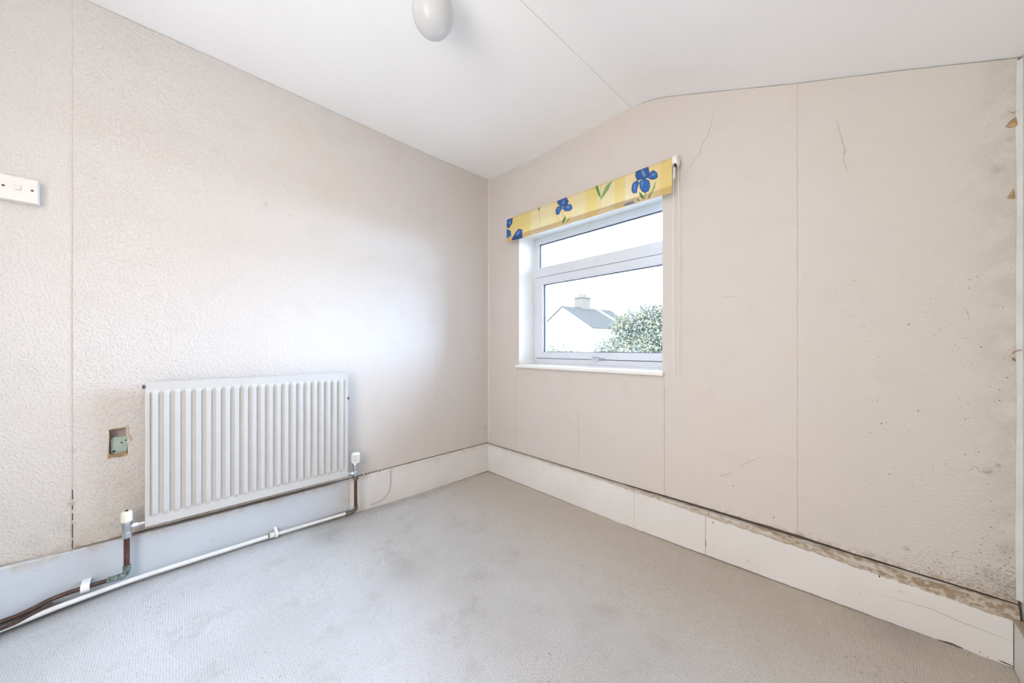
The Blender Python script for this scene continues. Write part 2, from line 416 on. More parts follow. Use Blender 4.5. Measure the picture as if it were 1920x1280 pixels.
# floor: carpet that rises and bunches a little at the walls
def floorz(x, y):
    a = interp(y, [(-2.9,.0),(-2.5,.0),(-2.23,.012),(-1.95,.042),(-1.5,.045),(-1.04,.026),(-.75,.018),(-.3,.010),(0,.008)])*max(0, 1-max(0, x-.05)/.55)
    b = interp(x, [(0,.008),(1.24,.012),(1.6,.018),(2.08,.034),(2.3,.044),(2.44,.045)])*max(0, 1-max(0, -y-.05)/.55)
    return max(a, b)
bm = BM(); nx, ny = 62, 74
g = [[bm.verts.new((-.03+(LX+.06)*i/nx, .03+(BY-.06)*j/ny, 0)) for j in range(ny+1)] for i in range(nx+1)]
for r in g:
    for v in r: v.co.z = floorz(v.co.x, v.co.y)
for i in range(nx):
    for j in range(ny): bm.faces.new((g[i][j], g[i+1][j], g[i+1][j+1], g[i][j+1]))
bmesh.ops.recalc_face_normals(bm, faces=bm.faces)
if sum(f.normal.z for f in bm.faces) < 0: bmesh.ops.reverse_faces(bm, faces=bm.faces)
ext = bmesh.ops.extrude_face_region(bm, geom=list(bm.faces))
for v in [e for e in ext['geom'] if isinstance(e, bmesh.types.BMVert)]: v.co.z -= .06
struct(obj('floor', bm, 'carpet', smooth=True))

# walls: cores behind, papered panels in front
def shell(name, boxes, mat='core'):
    bm = BM()
    for b in boxes: box(bm, *b)
    return struct(obj(name, bm, mat))
WX0, WX1, WZ0, WZ1 = .345, 1.386, .868, 1.835          # window opening in the paper face
wall_back = shell('wall_back', [(-.3, WX0-.02, .03, .235, -.1, 2.7), (1.49, LX+.3, .03, .235, -.1, 2.7),
                                (WX0-.02, 1.49, .03, .235, -.1, WZ0-.03), (WX0-.02, 1.49, .03, .235, WZ1+.02, 2.7)])
wall_left = shell('wall_left', [(-.3, -.03, BY-.3, .03, -.1, 2.7)])
wall_right = shell('wall_right', [(LX, LX+.25, BY-.2, .03, -.1, 2.5)], 'wall')
# wall behind the camera with its doorway
wall_front = shell('wall_front', [(-.03, .30, BY-.12, BY, -.1, 2.6), (2.10, LX, BY-.12, BY, -.1, 2.6), (.30, 2.10, BY-.12, BY, 2.2, 2.6)], 'wall')

# unseen landing, added beyond the doorway to keep sky light out
landing = shell('added_landing', [(-.3, 2.9, -4.7, -4.5, -.1, 2.7), (-.3, -.1, -4.5, BY-.12, -.1, 2.7), (2.7, 2.9, -4.5, BY-.12, -.1, 2.7), (2.44, 2.7, -3.4, BY-.12, -.1, 2.7), (-.3, 2.9, -4.7, BY-.1, 2.6, 2.75), (-.3, 2.9, -4.7, BY-.1, -.2, -.06)], 'wall')
def wob(a, s, amp): return amp*mnoise.noise(Vector((a*s, 3.1, 7.7)))
def panel(name, wall, a0, a1, zb, zt, parent, mat, d0=0.0, thick=.028, gap=.0, holes=None, step=.03, mesh_extra=None):
    """papered board: wall B spans x=a, front y=-d0 ; wall A spans y=a, front x=d0. zb, zt functions of a."""
    bm = BM()
    P = (lambda a, z, d: (a, -d, z)) if wall == 'B' else (lambda a, z, d: (d, a, z))
    def quadstrip(a0, a1, zb, zt):
        n = max(1, int(round(abs(a1-a0)/step)))
        fr = []
        for i in range(n+1):
            a = a0+(a1-a0)*i/n
            fr.append([bm.verts.new(P(a, zb(a), d0)), bm.verts.new(P(a, zt(a), d0)), bm.verts.new(P(a, zt(a), d0-thick)), bm.verts.new(P(a, zb(a), d0-thick))])
        for i in range(n):
            for k in range(4): bm.faces.new((fr[i][k], fr[i+1][k], fr[i+1][(k+1)%4], fr[i][(k+1)%4]))
        bm.faces.new(fr[0]); bm.faces.new(fr[-1][::-1])
    for seg in (holes or [(a0+gap, a1-gap, zb, zt)]): quadstrip(*seg)
    return obj(name, bm, mat, parent)
def ctop(gapf): return lambda x: ceilz(x, 0)-gapf(x)
cgap = lambda x: .0 if x < 1.28 else .0028+.0012*mnoise.noise(Vector((x*9,0,0)))
zbB = lambda x: .2315+interp(x, [(0,.0),(1.2,.002),(1.5,.008),(1.9,.009),(2.1,.003),(2.44,.002)])+wob(x, 14, .0025)*interp(x, [(0,.2),(1.2,.4),(1.8,1.2),(2.44,1.3)])
c_ = lambda k: (lambda a: k)
panel('wallpaper_strip', 'B', 0, .322, zbB, ctop(cgap), wall_back, 'wallB', gap=.0, holes=[(-.0, .3215, zbB, ctop(cgap))])
panel('wallpaper_strip', 'B', .322, .869, zbB, ctop(cgap), wall_back, 'wallB', holes=[
    (.3225, .8685, zbB, c_(WZ0)), (.3215, WX0, c_(WZ0), c_(WZ1)), (.3215, .869, c_(WZ1), ctop(cgap))])
panel('wallpaper_strip', 'B', .869, 1.397, zbB, ctop(cgap), wall_back, 'wallB', holes=[
    (.8692, 1.3960, zbB, c_(WZ0)), (WX1, 1.3975, c_(WZ0), c_(WZ1)), (.869, 1.3975, c_(WZ1), ctop(cgap))])
panel('wallpaper_strip', 'B', 1.397, 1.925, zbB, ctop(cgap), wall_back, 'wallB', holes=[
    (1.3975, 1.9248, zbB, ctop(cgap))])
panel('wallpaper_strip', 'B', 1.925, 2.44, zbB, ctop(cgap), wall_back, 'wallB', holes=[(1.9254, 2.433, zbB, ctop(cgap))])
# radiator wall
ztA = lambda y: ceilz(0, y)-(.0026 if y < -.25 else .0012)
zbA = lambda y: .2375+wob(y, 12, .002)
H = [onA(203,805), onA(240,799), onA(238,852), onA(205,857)]       # torn-out socket opening
hy0, hy1, hz0, hz1 = -1.991, -1.9415, .567, .677
panel('wallpaper_strip', 'A', -2.95, -2.0803, lambda y: .232+interp(y, [(-2.3,.010),(-2.23,.010),(-2.08,.0)])+wob(y, 20, .003), ztA, wall_left, 'wallA2', d0=.0005, thick=.028)
panel('wallpaper_strip', 'A', -2.0797, -1.55, zbA, ztA, wall_left, 'wallA', d0=.0025, thick=.0305, holes=[
    (-2.0797, hy0, zbA, ztA), (hy0, hy1, zbA, c_(hz0)), (hy0, hy1, c_(hz1), ztA), (hy1, -1.55, zbA, ztA)])
panel('wallpaper_strip', 'A', -1.55, -1.02, zbA, ztA, wall_left, 'wallA', d0=.0025, thick=.0305)
panel('wallpaper_strip', 'A', -1.02, -.4975, zbA, ztA, wall_left, 'wallA', d0=.0025, thick=.0305, holes=[
    (-1.02, -.4975, zbA, c_(1.05)), (-1.02, -.497, c_(1.05), ztA)])
panel('wallpaper_strip', 'A', -.4965, .0, zbA, ztA, wall_left, 'wallA', d0=.0025, thick=.0305, holes=[
    (-.4965, .0, zbA, c_(1.05)), (-.497, .0, c_(1.05), ztA)])
# corner bead between the two walls
bm = BM(); pts = [(0.002, -.011, z) for z in (.25, 2.35)]
prism(bm, [(0,0),(.011,0),(.0,-.011)], lambda a, b: (a, b, .245), lambda a, b: (a, b, 2.352))
obj('corner_fillet', bm, 'wallA', wall_left)

# ceiling boards: a flat one and one that folds down over the window side
ceiling = sempty('ceiling')
def ceil_board(x0f, x1f, xs, name='ceiling_board'):
    bm = BM(); ys = [.03-(.03-BY+.12)*j/40 for j in range(41)]
    top, bot = [], []
    for y in ys:
        x0, x1 = x0f(y), x1f(y); row = []
        for t in xs:
            x = x0+(x1-x0)*t; row.append(x)
        bot.append([bm.verts.new((x, y, ceilz(x, y))) for x in row])
        top.append([bm.verts.new((x, y, ceilz(x, y)+.03)) for x in row])
    n = len(xs)
    for j in range(40):
        for i in range(n-1):
            bm.faces.new((bot[j][i], bot[j][i+1], bot[j+1][i+1], bot[j+1][i])); bm.faces.new((top[j][i], top[j+1][i], top[j+1][i+1], top[j][i+1]))
        bm.faces.new((bot[j][0], bot[j+1][0], top[j+1][0], top[j][0])); bm.faces.new((bot[j][-1], top[j][-1], top[j+1][-1], bot[j+1][-1]))
    for i in range(n-1):
        bm.faces.new((bot[0][i], top[0][i], top[0][i+1], bot[0][i+1])); bm.faces.new((bot[-1][i], bot[-1][i+1], top[-1][i+1], top[-1][i]))
    o = obj(name, bm, 'ceil', ceiling, smooth=True); return o
seam = lambda y: 1.216+.0328*y
ceil_board(lambda y: -.03, lambda y: seam(y)-.0008, [i/24 for i in range(25)])
ceil_board(lambda y: seam(y)+.0008, lambda y: LX+.2, [i/60 for i in range(61)])
bm = BM(); box(bm, -.3, LX+.3, BY-.3, .3, 2.46, 2.6); obj('ceiling_void', bm, 'core', ceiling)

# ------------------------------------------------------------------ skirting boards
SK = .020
zt = lambda x: interp(x, [(0,.226),(.5,.226),(1.24,.2165),(1.6,.2135),(2.08,.199),(2.27,.1925),(2.44,.190)])
base_back = sempty('baseboard_back')
def skboard(x0, x1, dy=0):
    bm = BM(); n = max(2, int((x1-x0)/.03)); fr = []
    for i in range(n+1):
        x = x0+(x1-x0)*i/n; y = -SK-dy
        fr.append([bm.verts.new(p) for p in ((x, y, -.02), (x, y, zt(x)-.0015), (x, y+.0015, zt(x)), (x, .02, zt(x)), (x, .02, -.02))])
    for i in range(n):
        for k in range(5): bm.faces.new((fr[i][k], fr[i+1][k], fr[i+1][(k+1)%5], fr[i][(k+1)%5]))
    bm.faces.new(fr[0]); bm.faces.new(fr[-1][::-1])
    return obj('skirting_board', bm, 'skirt', base_back)
skboard(.0, 1.2425); skboard(1.2438, 1.5935, .0006); skboard(1.595, 2.4215, .0)
# bare ledge strip between the board and the wall, tilted up to the wall gap
bm = BM(); n = 80; fr = []
for i in range(n+1):
    x = .004+(2.434-.004)*i/n
    j1 = wob(x, 40, .002)*interp(x, [(0,.2),(1.2,.6),(1.6,1.2),(2.44,1.6)])
    za = zt(x)+.0005+j1*.5; zb_ = .2275+wob(x, 17, .0012)
    fr.append([bm.verts.new(p) for p in ((x, -SK+.001+abs(j1), za), (x, -SK+.010, za+(zb_-za)*.75+j1*.4), (x, .004, zb_), (x, .004, za-.01), (x, -SK+.004, za-.01))])
for i in range(n):
    for k in range(5): bm.faces.new((fr[i][k], fr[i+1][k], fr[i+1][(k+1)%5], fr[i][(k+1)%5]))
obj('ledge_strip', bm, 'ledge', base_back)
# radiator wall skirting: left length ends at the thermostat pipe, right length runs to the corner
base_left = sempty('baseboard_left')
def skA(y0, y1, d, mt):
    bm = BM(); n = max(2, int(abs(y1-y0)/.05)); fr = []
    for i in range(n+1):
        y = y0+(y1-y0)*i/n; t = .2315 if y > -2.0 else interp(y, [(-2.9,.245),(-2.23,.240),(-2.0,.2315)])
        fr.append([bm.verts.new(p) for p in ((d, y, -.02), (d, y, t-.003), (d-.003, y, t), (-.03, y, t+.0005), (-.03, y, -.02))])
    for i in range(n):
        for k in range(5): bm.faces.new((fr[i][k], fr[i+1][k], fr[i+1][(k+1)%5], fr[i][(k+1)%5]))
    bm.faces.new(fr[0]); bm.faces.new(fr[-1][::-1]); return obj('skirting_board', bm, mt, base_left)
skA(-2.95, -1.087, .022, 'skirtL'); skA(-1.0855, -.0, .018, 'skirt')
# cable painted over on the skirting, and the slotted vent beside it
bm = BM(); tube(bm, smoothpath([(.0185, *onA(732,880,.0185)), (.0185, *onA(732,905,.0185)), (.0185, *onA(728,922,.0185)), (.0185, *onA(715,936,.0185)), (.0185, *onA(694,946,.0185))], 6), .0045, 8)
obj('painted_cable', bm, 'greyrub', base_left, smooth=True)
bm = BM()
for k in range(6):
    px = 682+k*6.6; y, z = onA(px, 889-k*1.6, .018)
    prism(bm, [(-.004,-.006),(.001,-.007),(.004,.006),(-.001,.007)], lambda a, b: (.0182, y+a, z+b), lambda a, b: (.0190, y+a, z+b))
obj('vent_slots', bm, 'greyrub', base_left)
# right wall skirting
base_right = sempty('baseboard_right')
bm = BM(); box(bm, 2.4220, 2.4399, -2.93, -.0215, -.02, .196)
obj('skirting_board', bm, 'skirt', base_right, bevel=.004)
# right corner: strip of white lining peeling at the corner
bm = BM(); fr = []
for i in range(61):
    z = .245+(1.86-.245)*i/60; ww = .0105+wob(z, 3.3, .003)
    fr.append([bm.verts.new(p) for p in ((2.4399, -.0005, z), (2.4399-ww, -.0015, z), (2.4399-ww*.5, -.005, z), (2.4399, -.009, z))])
for i in range(60):
    for k in range(4): bm.faces.new((fr[i][k], fr[i+1][k], fr[i+1][(k+1)%4], fr[i][(k+1)%4]))
bm.faces.new(fr[0]); bm.faces.new(fr[-1][::-1])
obj('corner_strip', bm, 'plaster2', wall_right, smooth=True)

# ------------------------------------------------------------------ wear that stands off the walls
def ribbonB(bm, pxs, wdt, y=-.0004):
    pts = [Vector((*onB(px, py), 0)) for px, py in pxs]; pr = []
    n = len(pts)
    for i, p in enumerate(pts):
        d = (pts[min(i+1,n-1)]-pts[max(i-1,0)]).normalized(); s = Vector((-d.y, d.x, 0))
        k = wdt*(.25+.75*math.sin(PI*(i+.6)/(n+.2)))*random.uniform(.6, 1.3)
        pr.append((p+s*k/2, p-s*k/2))
    for i in range(n-1):
        bm.faces.new([bm.verts.new((q.x, y, q.y)) for q in (pr[i][0], pr[i][1], pr[i+1][1], pr[i+1][0])])
def jitter(pts, k=3, amp=1.2):
    o = []
    for i in range(len(pts)-1):
        for j in range(k):
            t = j/k; o.append((pts[i][0]*(1-t)+pts[i+1][0]*t+(random.uniform(-amp,amp) if j else 0), pts[i][1]*(1-t)+pts[i+1][1]*t+(random.uniform(-amp,amp) if j else 0)))
    o.append(pts[-1]); return o
cracks = [[(1338,205),(1336,222),(1333,236),(1327,254),(1314,275),(1312,288),(1302,300),(1296,310),(1285,328)],
          [(1570,225),(1574,245),(1579,262),(1584,283),(1581,300),(1589,322)], [(1355,557),(1368,555),(1379,556)],
          [(1792,880),(1806,881),(1818,882),(1826,875),(1832,875),(1836,883),(1846,885),(1855,882)],
          [(1785,1045),(1786,1036),(1798,1031)], [(1345,893),(1356,891),(1374,887)], [(1385,876),(1400,868),(1420,858),(1434,859)],
          [(1784,1042),(1800,1045),(1815,1048),(1835,1052)], [(1808,578),(1814,586),(1820,602)]]
bm = BM()
for i, c in enumerate(cracks): ribbonB(bm, jitter(c, 3, .8), [.0030,.0028,.002,.0022,.002,.0025,.0018,.0014,.0018][i])
obj('plaster_cracks', bm, 'crack', wall_back, recalc=False)
bm = BM()
for k in range(170):
    px = random.uniform(1500, 1905); py = random.uniform(500, 1100)
    if random.random() < .45: px = random.uniform(1780, 1900)
    if py > 1000+(px-1500)*.3: continue
    x, z = onB(px, py); s = random.uniform(.0006, .0020); a0 = random.uniform(0, 6)
    bm.faces.new([bm.verts.new((x+s*random.uniform(.5,1.3)*math.cos(a0+q), -.0004, z+s*random.uniform(.5,1.2)*math.sin(a0+q))) for q in (0, 1.2, 2.5, 3.8, 5.0)])
for px, py, s in [(1704,608,.004),(1653,794,.0035),(1722,770,.003),(1835,847,.003),(1451,970,.004),(1375,911,.003),(1668,889,.003),(1684,566,.002),(1350,280,.0025),(1752,628,.0025)]:
    x, z = onB(px, py)
    bm.faces.new([bm.verts.new((x+s*.5*random.uniform(.5,1)*math.cos(q), -.0004, z+s*random.uniform(.6,1.1)*math.sin(q))) for q in (0, 1, 2, 3, 4, 5)])
bm.normal_update(); obj('wall_specks', bm, 'scratch', wall_back, recalc=False)['kind'] = 'stuff'
# torn flaps of paper at the right corner
def flap(pts, lift, mat='torn'):
    bm = BM(); q = [onB(*p) for p in pts]; n = len(q)
    cxx = sum(p[0] for p in q)/n; czz = sum(p[1] for p in q)/n
    fr = [bm.verts.new((p[0], -.0006-lift*(.2+.8*(i % 2)), p[1])) for i, p in enumerate(q)]
    bk = [bm.verts.new((p[0], -.0002, p[1])) for p in q]
    cv = bm.verts.new((cxx, -.0012-lift*1.2, czz))
    for i in range(n):
        bm.faces.new((fr[i], fr[(i+1)%n], cv)); bm.faces.new((fr[i], bk[i], bk[(i+1)%n], fr[(i+1)%n]))
    bm.faces.new(bk)
    return obj('torn_paper', bm, mat, wall_back)
flap([(1907,218),(1898,224),(1891,230),(1885,238),(1896,240),(1907,236)], .004)
flap([(1900,353),(1895,360),(1888,372),(1902,373),(1902,362)], .004)
flap([(1897,670),(1899,669),(1906,675),(1903,677),(1898,675)], .003)
bm = BM(); P0 = [onB(*p) for p in [(1896,664),(1899,660),(1904,657),(1911,656)]]
tube(bm, [(p[0], -.004-.004*i, p[1]) for i, p in enumerate(P0)], [.0006,.0012,.0016,.0012], 6)
P0 = [onB(*p) for p in [(1888,207),(1893,211),(1900,212),(1906,209)]]
tube(bm, [(p[0], -.002-.001*i, p[1]) for i, p in enumerate(P0)], [.0004,.0008,.001,.0008], 6)
obj('curled_shreds', bm, 'torn', wall_back, smooth=True)
# scratches on the window-wall skirting
def ribbonS(bm, pxs, wdt):
    pts = [Vector((*onB(px, py, -SK-.0004), 0)) for px, py in pxs]; n = len(pts); pr = []
    for i, p in enumerate(pts):
        d = (pts[min(i+1,n-1)]-pts[max(i-1,0)]).normalized(); s = Vector((-d.y, d.x, 0))
        k = wdt*(.2+.8*math.sin(PI*(i+.5)/n)); pr.append((p+s*k/2, p-s*k/2))
    for i in range(n-1): bm.faces.new([bm.verts.new((q.x, -SK-.0005, q.y)) for q in (pr[i][0], pr[i][1], pr[i+1][1], pr[i+1][0])])
bm = BM()
ribbonS(bm, jitter([(1757,1198),(1775,1204),(1790,1209),(1806,1215)], 3, .5), .006)
ribbonS(bm, jitter([(1684,1178),(1700,1181),(1718,1187)], 3, .5), .003)
ribbonS(bm, jitter([(1733,1192),(1745,1194)], 3, .4), .003)
ribbonS(bm, jitter([(1872,1237),(1886,1243),(1902,1250)], 3, .4), .004)
ribbonS(bm, jitter([(1323,1010),(1323.5,1025)], 3, .3), .003)
for px, py, s in [(1337,979,.004),(1649,1080,.004),(1613,1113,.002),(1121,909,.003),(955,895,.002),(1010,917,.002),(1852,1231,.002),(1838,1222,.002)]:
    x, z = onB(px, py, -SK)
    bm.faces.new([bm.verts.new((x+s*.6*math.cos(q), -SK-.0005, z+s*math.sin(q))) for q in (0, 1, 2, 3, 4, 5)])
obj('skirting_scratches', bm, 'scratch', base_back, recalc=False)
bm = BM(); ribbonS(bm, jitter([(1650,1113),(1700,1128),(1750,1143),(1800,1165),(1850,1184),(1902,1204)], 4, .6), .0018)
obj('hairline_crack', bm, 'crack', base_back, recalc=False)

# ------------------------------------------------------------------ window
FY = .165                                    # room-side face of the frame
win = sempty('window_1')
# reveals
bm = BM(); prism(bm, [(WX0, .001), (WX0+.0015, .001), (WX0+.006, FY+.01), (WX0-.018, FY+.01), (WX0-.018, .0285), (WX0, .0285)], lambda a, b: (a, b, WZ0), lambda a, b: (a, b, WZ1)); obj('reveal_panel', bm, 'plaster', win)
bm = BM(); prism(bm, [(WX1, .001), (WX1-.001, .001), (WX1-.001, .008), (1.462, FY+.01), (1.485, FY+.01), (1.44, .0285), (WX1, .0285)], lambda a, b: (a, b, WZ0), lambda a, b: (a, b, WZ1)); obj('reveal_panel', bm, 'plaster', win)
bm = BM(); box(bm, WX0-.018, 1.48, .0285, FY+.01, WZ1, WZ1+.018); obj('reveal_panel', bm, 'plaster', win)
# sill board
bm = BM()
prism(bm, [(-.030, .857), (-.032, .873), (-.028, .8755), (FY+.03, .888), (FY+.03, .857)], lambda y, z: (.336, y, z), lambda y, z: (1.398, y, z))
obj('window_sill', bm, 'gloss', win, bevel=.002)
bm = BM(); box(bm, WX0-.018, 1.48, .002, .235, .80, .8565); obj('sill_bed', bm, 'plaster', win)
fx0, fx1, fz0, fz1 = .330, 1.500, .884, 1.845
def framebm(x0, x1, z0, z1, ix0, ix1, iz0, iz1, y0, y1, ch=.004):
    """rectangular frame with chamfered inner edge, front face at y0"""
    bm = BM()
    def loop(a, b, c, d, y): return [bm.verts.new(p) for p in ((a,y,c),(b,y,c),(b,y,d),(a,y,d))]
    L = [loop(x0,x1,z0,z1,y1), loop(x0,x1,z0,z1,y0), loop(ix0-ch,ix1+ch,iz0-ch,iz1+ch,y0), loop(ix0,ix1,iz0,iz1,y0+ch), loop(ix0,ix1,iz0,iz1,y1)]
    for i in range(len(L)):
        A, B_ = L[i], L[(i+1) % len(L)]
        for k in range(4): bm.faces.new((A[k], A[(k+1)%4], B_[(k+1)%4], B_[k]))
    return bm
# outer frame as two openings sharing a transom
obj('window_frame', framebm(fx0, fx1, 1.575, fz1, .392, 1.400, 1.606, 1.790, FY, FY+.06), 'upvc', win)
obj('window_frame', framebm(fx0, fx1, fz0, 1.5749, .372, 1.420, .922, 1.534, FY, FY+.06), 'upvc', win)
obj('upper_bead', framebm(.384, 1.408, 1.598, 1.798, .3955, 1.3965, 1.6095, 1.787, FY+.004, FY+.028, .003), 'upvc', win)
sash = obj('opening_sash', framebm(.3745, 1.4175, .9245, 1.5315, .4375, 1.354, .970, 1.4765, FY-.006, FY+.045, .006), 'upvc', win)
obj('gasket', framebm(.4365, 1.355, .9685, 1.478, .4440, 1.350, .9745, 1.4715, FY+.012, FY+.026, .0005), 'gasket', win)
obj('gasket', framebm(.3945, 1.3975, 1.6085, 1.788, .4010, 1.393, 1.6125, 1.7815, FY+.014, FY+.027, .0005), 'gasket', win)
obj('gasket', framebm(.3705, 1.4215, .9205, 1.5355, .3750, 1.417, .925, 1.531, FY+.001, FY+.02, .0003), 'gasket', win)
for (a, b, c, d) in ((.4380, 1.3535, .9705, 1.4760), (.3960, 1.396, 1.610, 1.7865)):
    bm = BM(); box(bm, a, b, FY+.022, FY+.028, c, d); obj('pane', bm, 'glass', win)
# handle: oval rose, keyhole and a lever bent to the right
hx, hz = onB(1116, 672.5, FY-.01)
bm = BM(); lathe(bm, [(.002,-.012),(.013,-.012),(.016,-.009),(.017,0)], (hx, FY-.006, hz), 20, 'y')
for v in bm.verts: v.co.x = hx+(v.co.x-hx)*1.7
hd = obj('window_handle', bm, 'upvc', win, smooth=True)
bm = BM(); lathe(bm, [(.002,-.003),(.006,-.003),(.007,0)], (hx-.004, FY-.018, hz-.001), 14, 'y'); obj('handle_screw', bm, 'black', hd)
bm = BM(); tube(bm, smoothpath([(hx-.002, FY-.016, hz), (hx+.0, FY-.034, hz+.006), (hx+.018, FY-.044, hz+.012), (hx+.05, FY-.046, hz+.013), (hx+.085, FY-.044, hz+.004)], 5), [.008]*6+[.0085]*5+[.008]*5+[.0075]*5, 12)
obj('handle_lever', bm, 'chrome', hd, smooth=True)
# flaking lump of filler in the sill corner
bm = BM()
for (dx, dy, dz, s) in ((.010,.07,.006,.010),(.012,.10,.010,.012),(.014,.13,.014,.013),(.010,.05,.004,.006),(.02,.148,.008,.012)):
    bmesh.ops.create_icosphere(bm, subdivisions=2, radius=s, matrix=Matrix.Translation((WX0+dx, dy, .88+dz)))
for v in bm.verts: v.co += Vector((mnoise.noise(v.co*90), mnoise.noise(v.co*90+Vector((5,0,0))), mnoise.noise(v.co*90+Vector((0,9,0)))))*.004
obj('crumbled_filler', bm, 'plaster', win)

# ------------------------------------------------------------------ roller blind
bl = thing('roller_blind', 'yellow striped roller blind with blue irises rolled up over the window', 'blind')
BYF = -.062
bx0, bx1 = .278, 1.457
ztop = lambda x: interp(x, [(bx0, 1.957), (bx1, 1.944)])
zbot = lambda x: interp(x, [(bx0, 1.778), (bx1, 1.764)])
R = .021
def cp(cx, cy): return (930+cx/5.3333, 270+cy/5.3333)
def poly(pts): return [onB(*cp(*p), BYF) for p in pts]
def line(p, q, w0, w1):
    a = Vector((*onB(*cp(*p), BYF), 0)); b = Vector((*onB(*cp(*q), BYF), 0)); d = (b-a).normalized(); s = Vector((-d.y, d.x, 0))
    return [tuple((a+s*w0)[:2]), tuple((a-s*w0)[:2]), tuple((b-s*w1)[:2]), tuple((b+s*w1)[:2])]
BLUE, BLUE2, GREEN, GREEN2 = (.035,.135,.40), (.03,.105,.33), (.10,.26,.08), (.22,.38,.14)
peach = [poly([(1330,360),(1400,240),(1520,190),(1620,240),(1660,330),(1600,380),(1620,560),(1400,600),(1340,480)]), poly([(580,560),(640,510),(740,510),(770,580),(780,670),(740,760),(620,740),(580,700)]),
         poly([(150,900),(215,840),(280,850),(300,950),(140,990)])]
GR = [line((1497,485),(1490,552),.0022,.0016), poly([(1425,478),(1452,488),(1488,545),(1472,552),(1440,520)]), poly([(1598,365),(1592,430),(1535,545),(1518,542),(1560,455)]),
      poly([(1405,543),(1425,548),(1445,572),(1420,566)]), line((1050,388),(1038,672),.0012,.0008), poly([(988,415),(1015,408),(1035,470),(1048,535),(1025,515)]),
      poly([(1168,358),(1125,455),(1050,558),(1050,525),(1100,420)]), line((668,650),(672,802),.0012,.001), line((610,718),(655,792),.0010,.0006),
      poly([(697,708),(702,745),(672,805),(666,765)]), poly([(750,714),(735,755),(703,792),(712,765)]), poly([(415,632),(440,630),(432,665),(422,660)]), line((427,650),(446,808),.0009,.0007)]
BL = [(poly([(1400,255),(1440,225),(1500,214),(1526,240),(1530,290),(1515,335),(1470,350),(1412,360),(1393,320)]), BLUE2),
      (poly([(1512,330),(1540,282),(1575,262),(1610,290),(1617,330),(1592,350),(1550,356)]), BLUE),
      (poly([(1438,372),(1490,343),(1530,368),(1541,420),(1526,470),(1490,488),(1455,467),(1437,430)]), BLUE),
      (poly([(1375,385),(1415,362),(1432,390),(1412,440),(1406,488),(1370,492),(1356,460),(1360,410)]), BLUE),
      (poly([(1278,618),(1300,595),(1370,570),(1382,590),(1330,606)]), BLUE),
      (poly([(610,565),(640,537),(700,529),(726,572),(716,602),(670,625),(620,602)]), BLUE2),
      (poly([(664,637),(710,603),(750,603),(766,640),(740,667),(690,671)]), BLUE), (poly([(612,630),(650,612),(662,640),(628,704),(600,704),(597,660)]), BLUE),
      (poly([(100,752),(166,737),(161,790),(132,838),(100,834)]), BLUE2), (poly([(100,846),(145,868),(151,916),(100,945)]), BLUE),
      (poly([(158,964),(184,900),(220,848),(260,855),(266,938)]), BLUE2)]
LT = [poly([(1450,270),(1478,268),(1500,310),(1488,330),(1462,310)]), poly([(1440,240),(1452,232),(1470,262),(1460,268)]), poly([(1545,325),(1575,290),(1600,300),(1570,318)]), poly([(1452,380),(1470,372),(1464,420),(1455,420)]),
      poly([(1375,440),(1386,400),(1396,395),(1388,450)]), poly([(668,560),(685,552),(682,600),(664,605)]), poly([(700,625),(740,615),(735,640),(710,640)]), poly([(618,650),(635,630),(628,665)]),
      poly([(200,905),(225,865),(235,880),(215,925)]), poly([(120,790),(140,765),(145,800)])]
def inpoly(X, Z, P):
    ins = np.zeros(X.shape, bool); n = len(P)
    for i in range(n):
        x1, z1 = P[i]; x2, z2 = P[(i+1) % n]
        if z1 == z2: continue
        c = ((Z < z1) != (Z < z2)) & (X < (x2-x1)*(Z-z1)/(z2-z1)+x1); ins ^= c
    return ins
def edged(X, Z, P):
    d = np.full(X.shape, 9.0); n = len(P)
    for i in range(n):
        ax, az = P[i]; bx, bz = P[(i+1) % n]; L2 = (bx-ax)**2+(bz-az)**2+1e-12
        t = np.clip(((X-ax)*(bx-ax)+(Z-az)*(bz-az))/L2, 0, 1); d = np.minimum(d, np.hypot(X-ax-t*(bx-ax), Z-az-t*(bz-az)))
    return d
# grid: rows go over the roll, down the face and under the hem pocket
NXF = 640; prof = []
for k in range(7): a = PI/2*(1-k/6); prof.append(('roll', a))
for k in range(1, 101): prof.append(('face', k/100))
xs = np.linspace(bx0, bx1, NXF)
V = np.zeros((len(prof), NXF, 3)); zT = np.array([ztop(x) for x in xs]); zB = np.array([zbot(x) for x in xs])
for j, (k, t) in enumerate(prof):
    if k == 'roll':
        V[j,:,1] = BYF+R-R*math.cos(t); V[j,:,2] = zT-R+R*math.sin(t)
    else:
        z = (zT-R)*(1-t)+zB*t; hem = np.exp(-((z-zB-.018)/.014)**2)*.0035
        V[j,:,1] = BYF-hem+.0008*np.sin(xs*21); V[j,:,2] = z
    V[j,:,0] = xs
X, Z = V[...,0], V[...,2]
cpx = np.interp(xs, [onB(*cp(c, 970-.51*(c-110)), BYF)[0] for c in (110,360,540,760,900,1010,1190,1290,1400,1540,1640,1760)], (110,360,540,760,900,1010,1190,1290,1400,1540,1640,1760))
sat = np.interp(cpx, (110,340,362,430,540,600,650,740,760,870,920,1010,1040,1180,1195,1290,1300,1400,1520,1560,1640,1650,1760), (.95,.95,.3,.42,.35,.65,.6,.5,.35,.4,.95,.95,.4,.45,.95,.9,.08,.3,.45,.55,.6,1,1))
YEL = np.array((.76,.61,.23)); CRM = np.array((.78,.73,.51))
colr = CRM[None,None,:]*(1-sat[None,:,None])+YEL[None,None,:]*sat[None,:,None]
colr = np.repeat(colr, len(prof), 0)
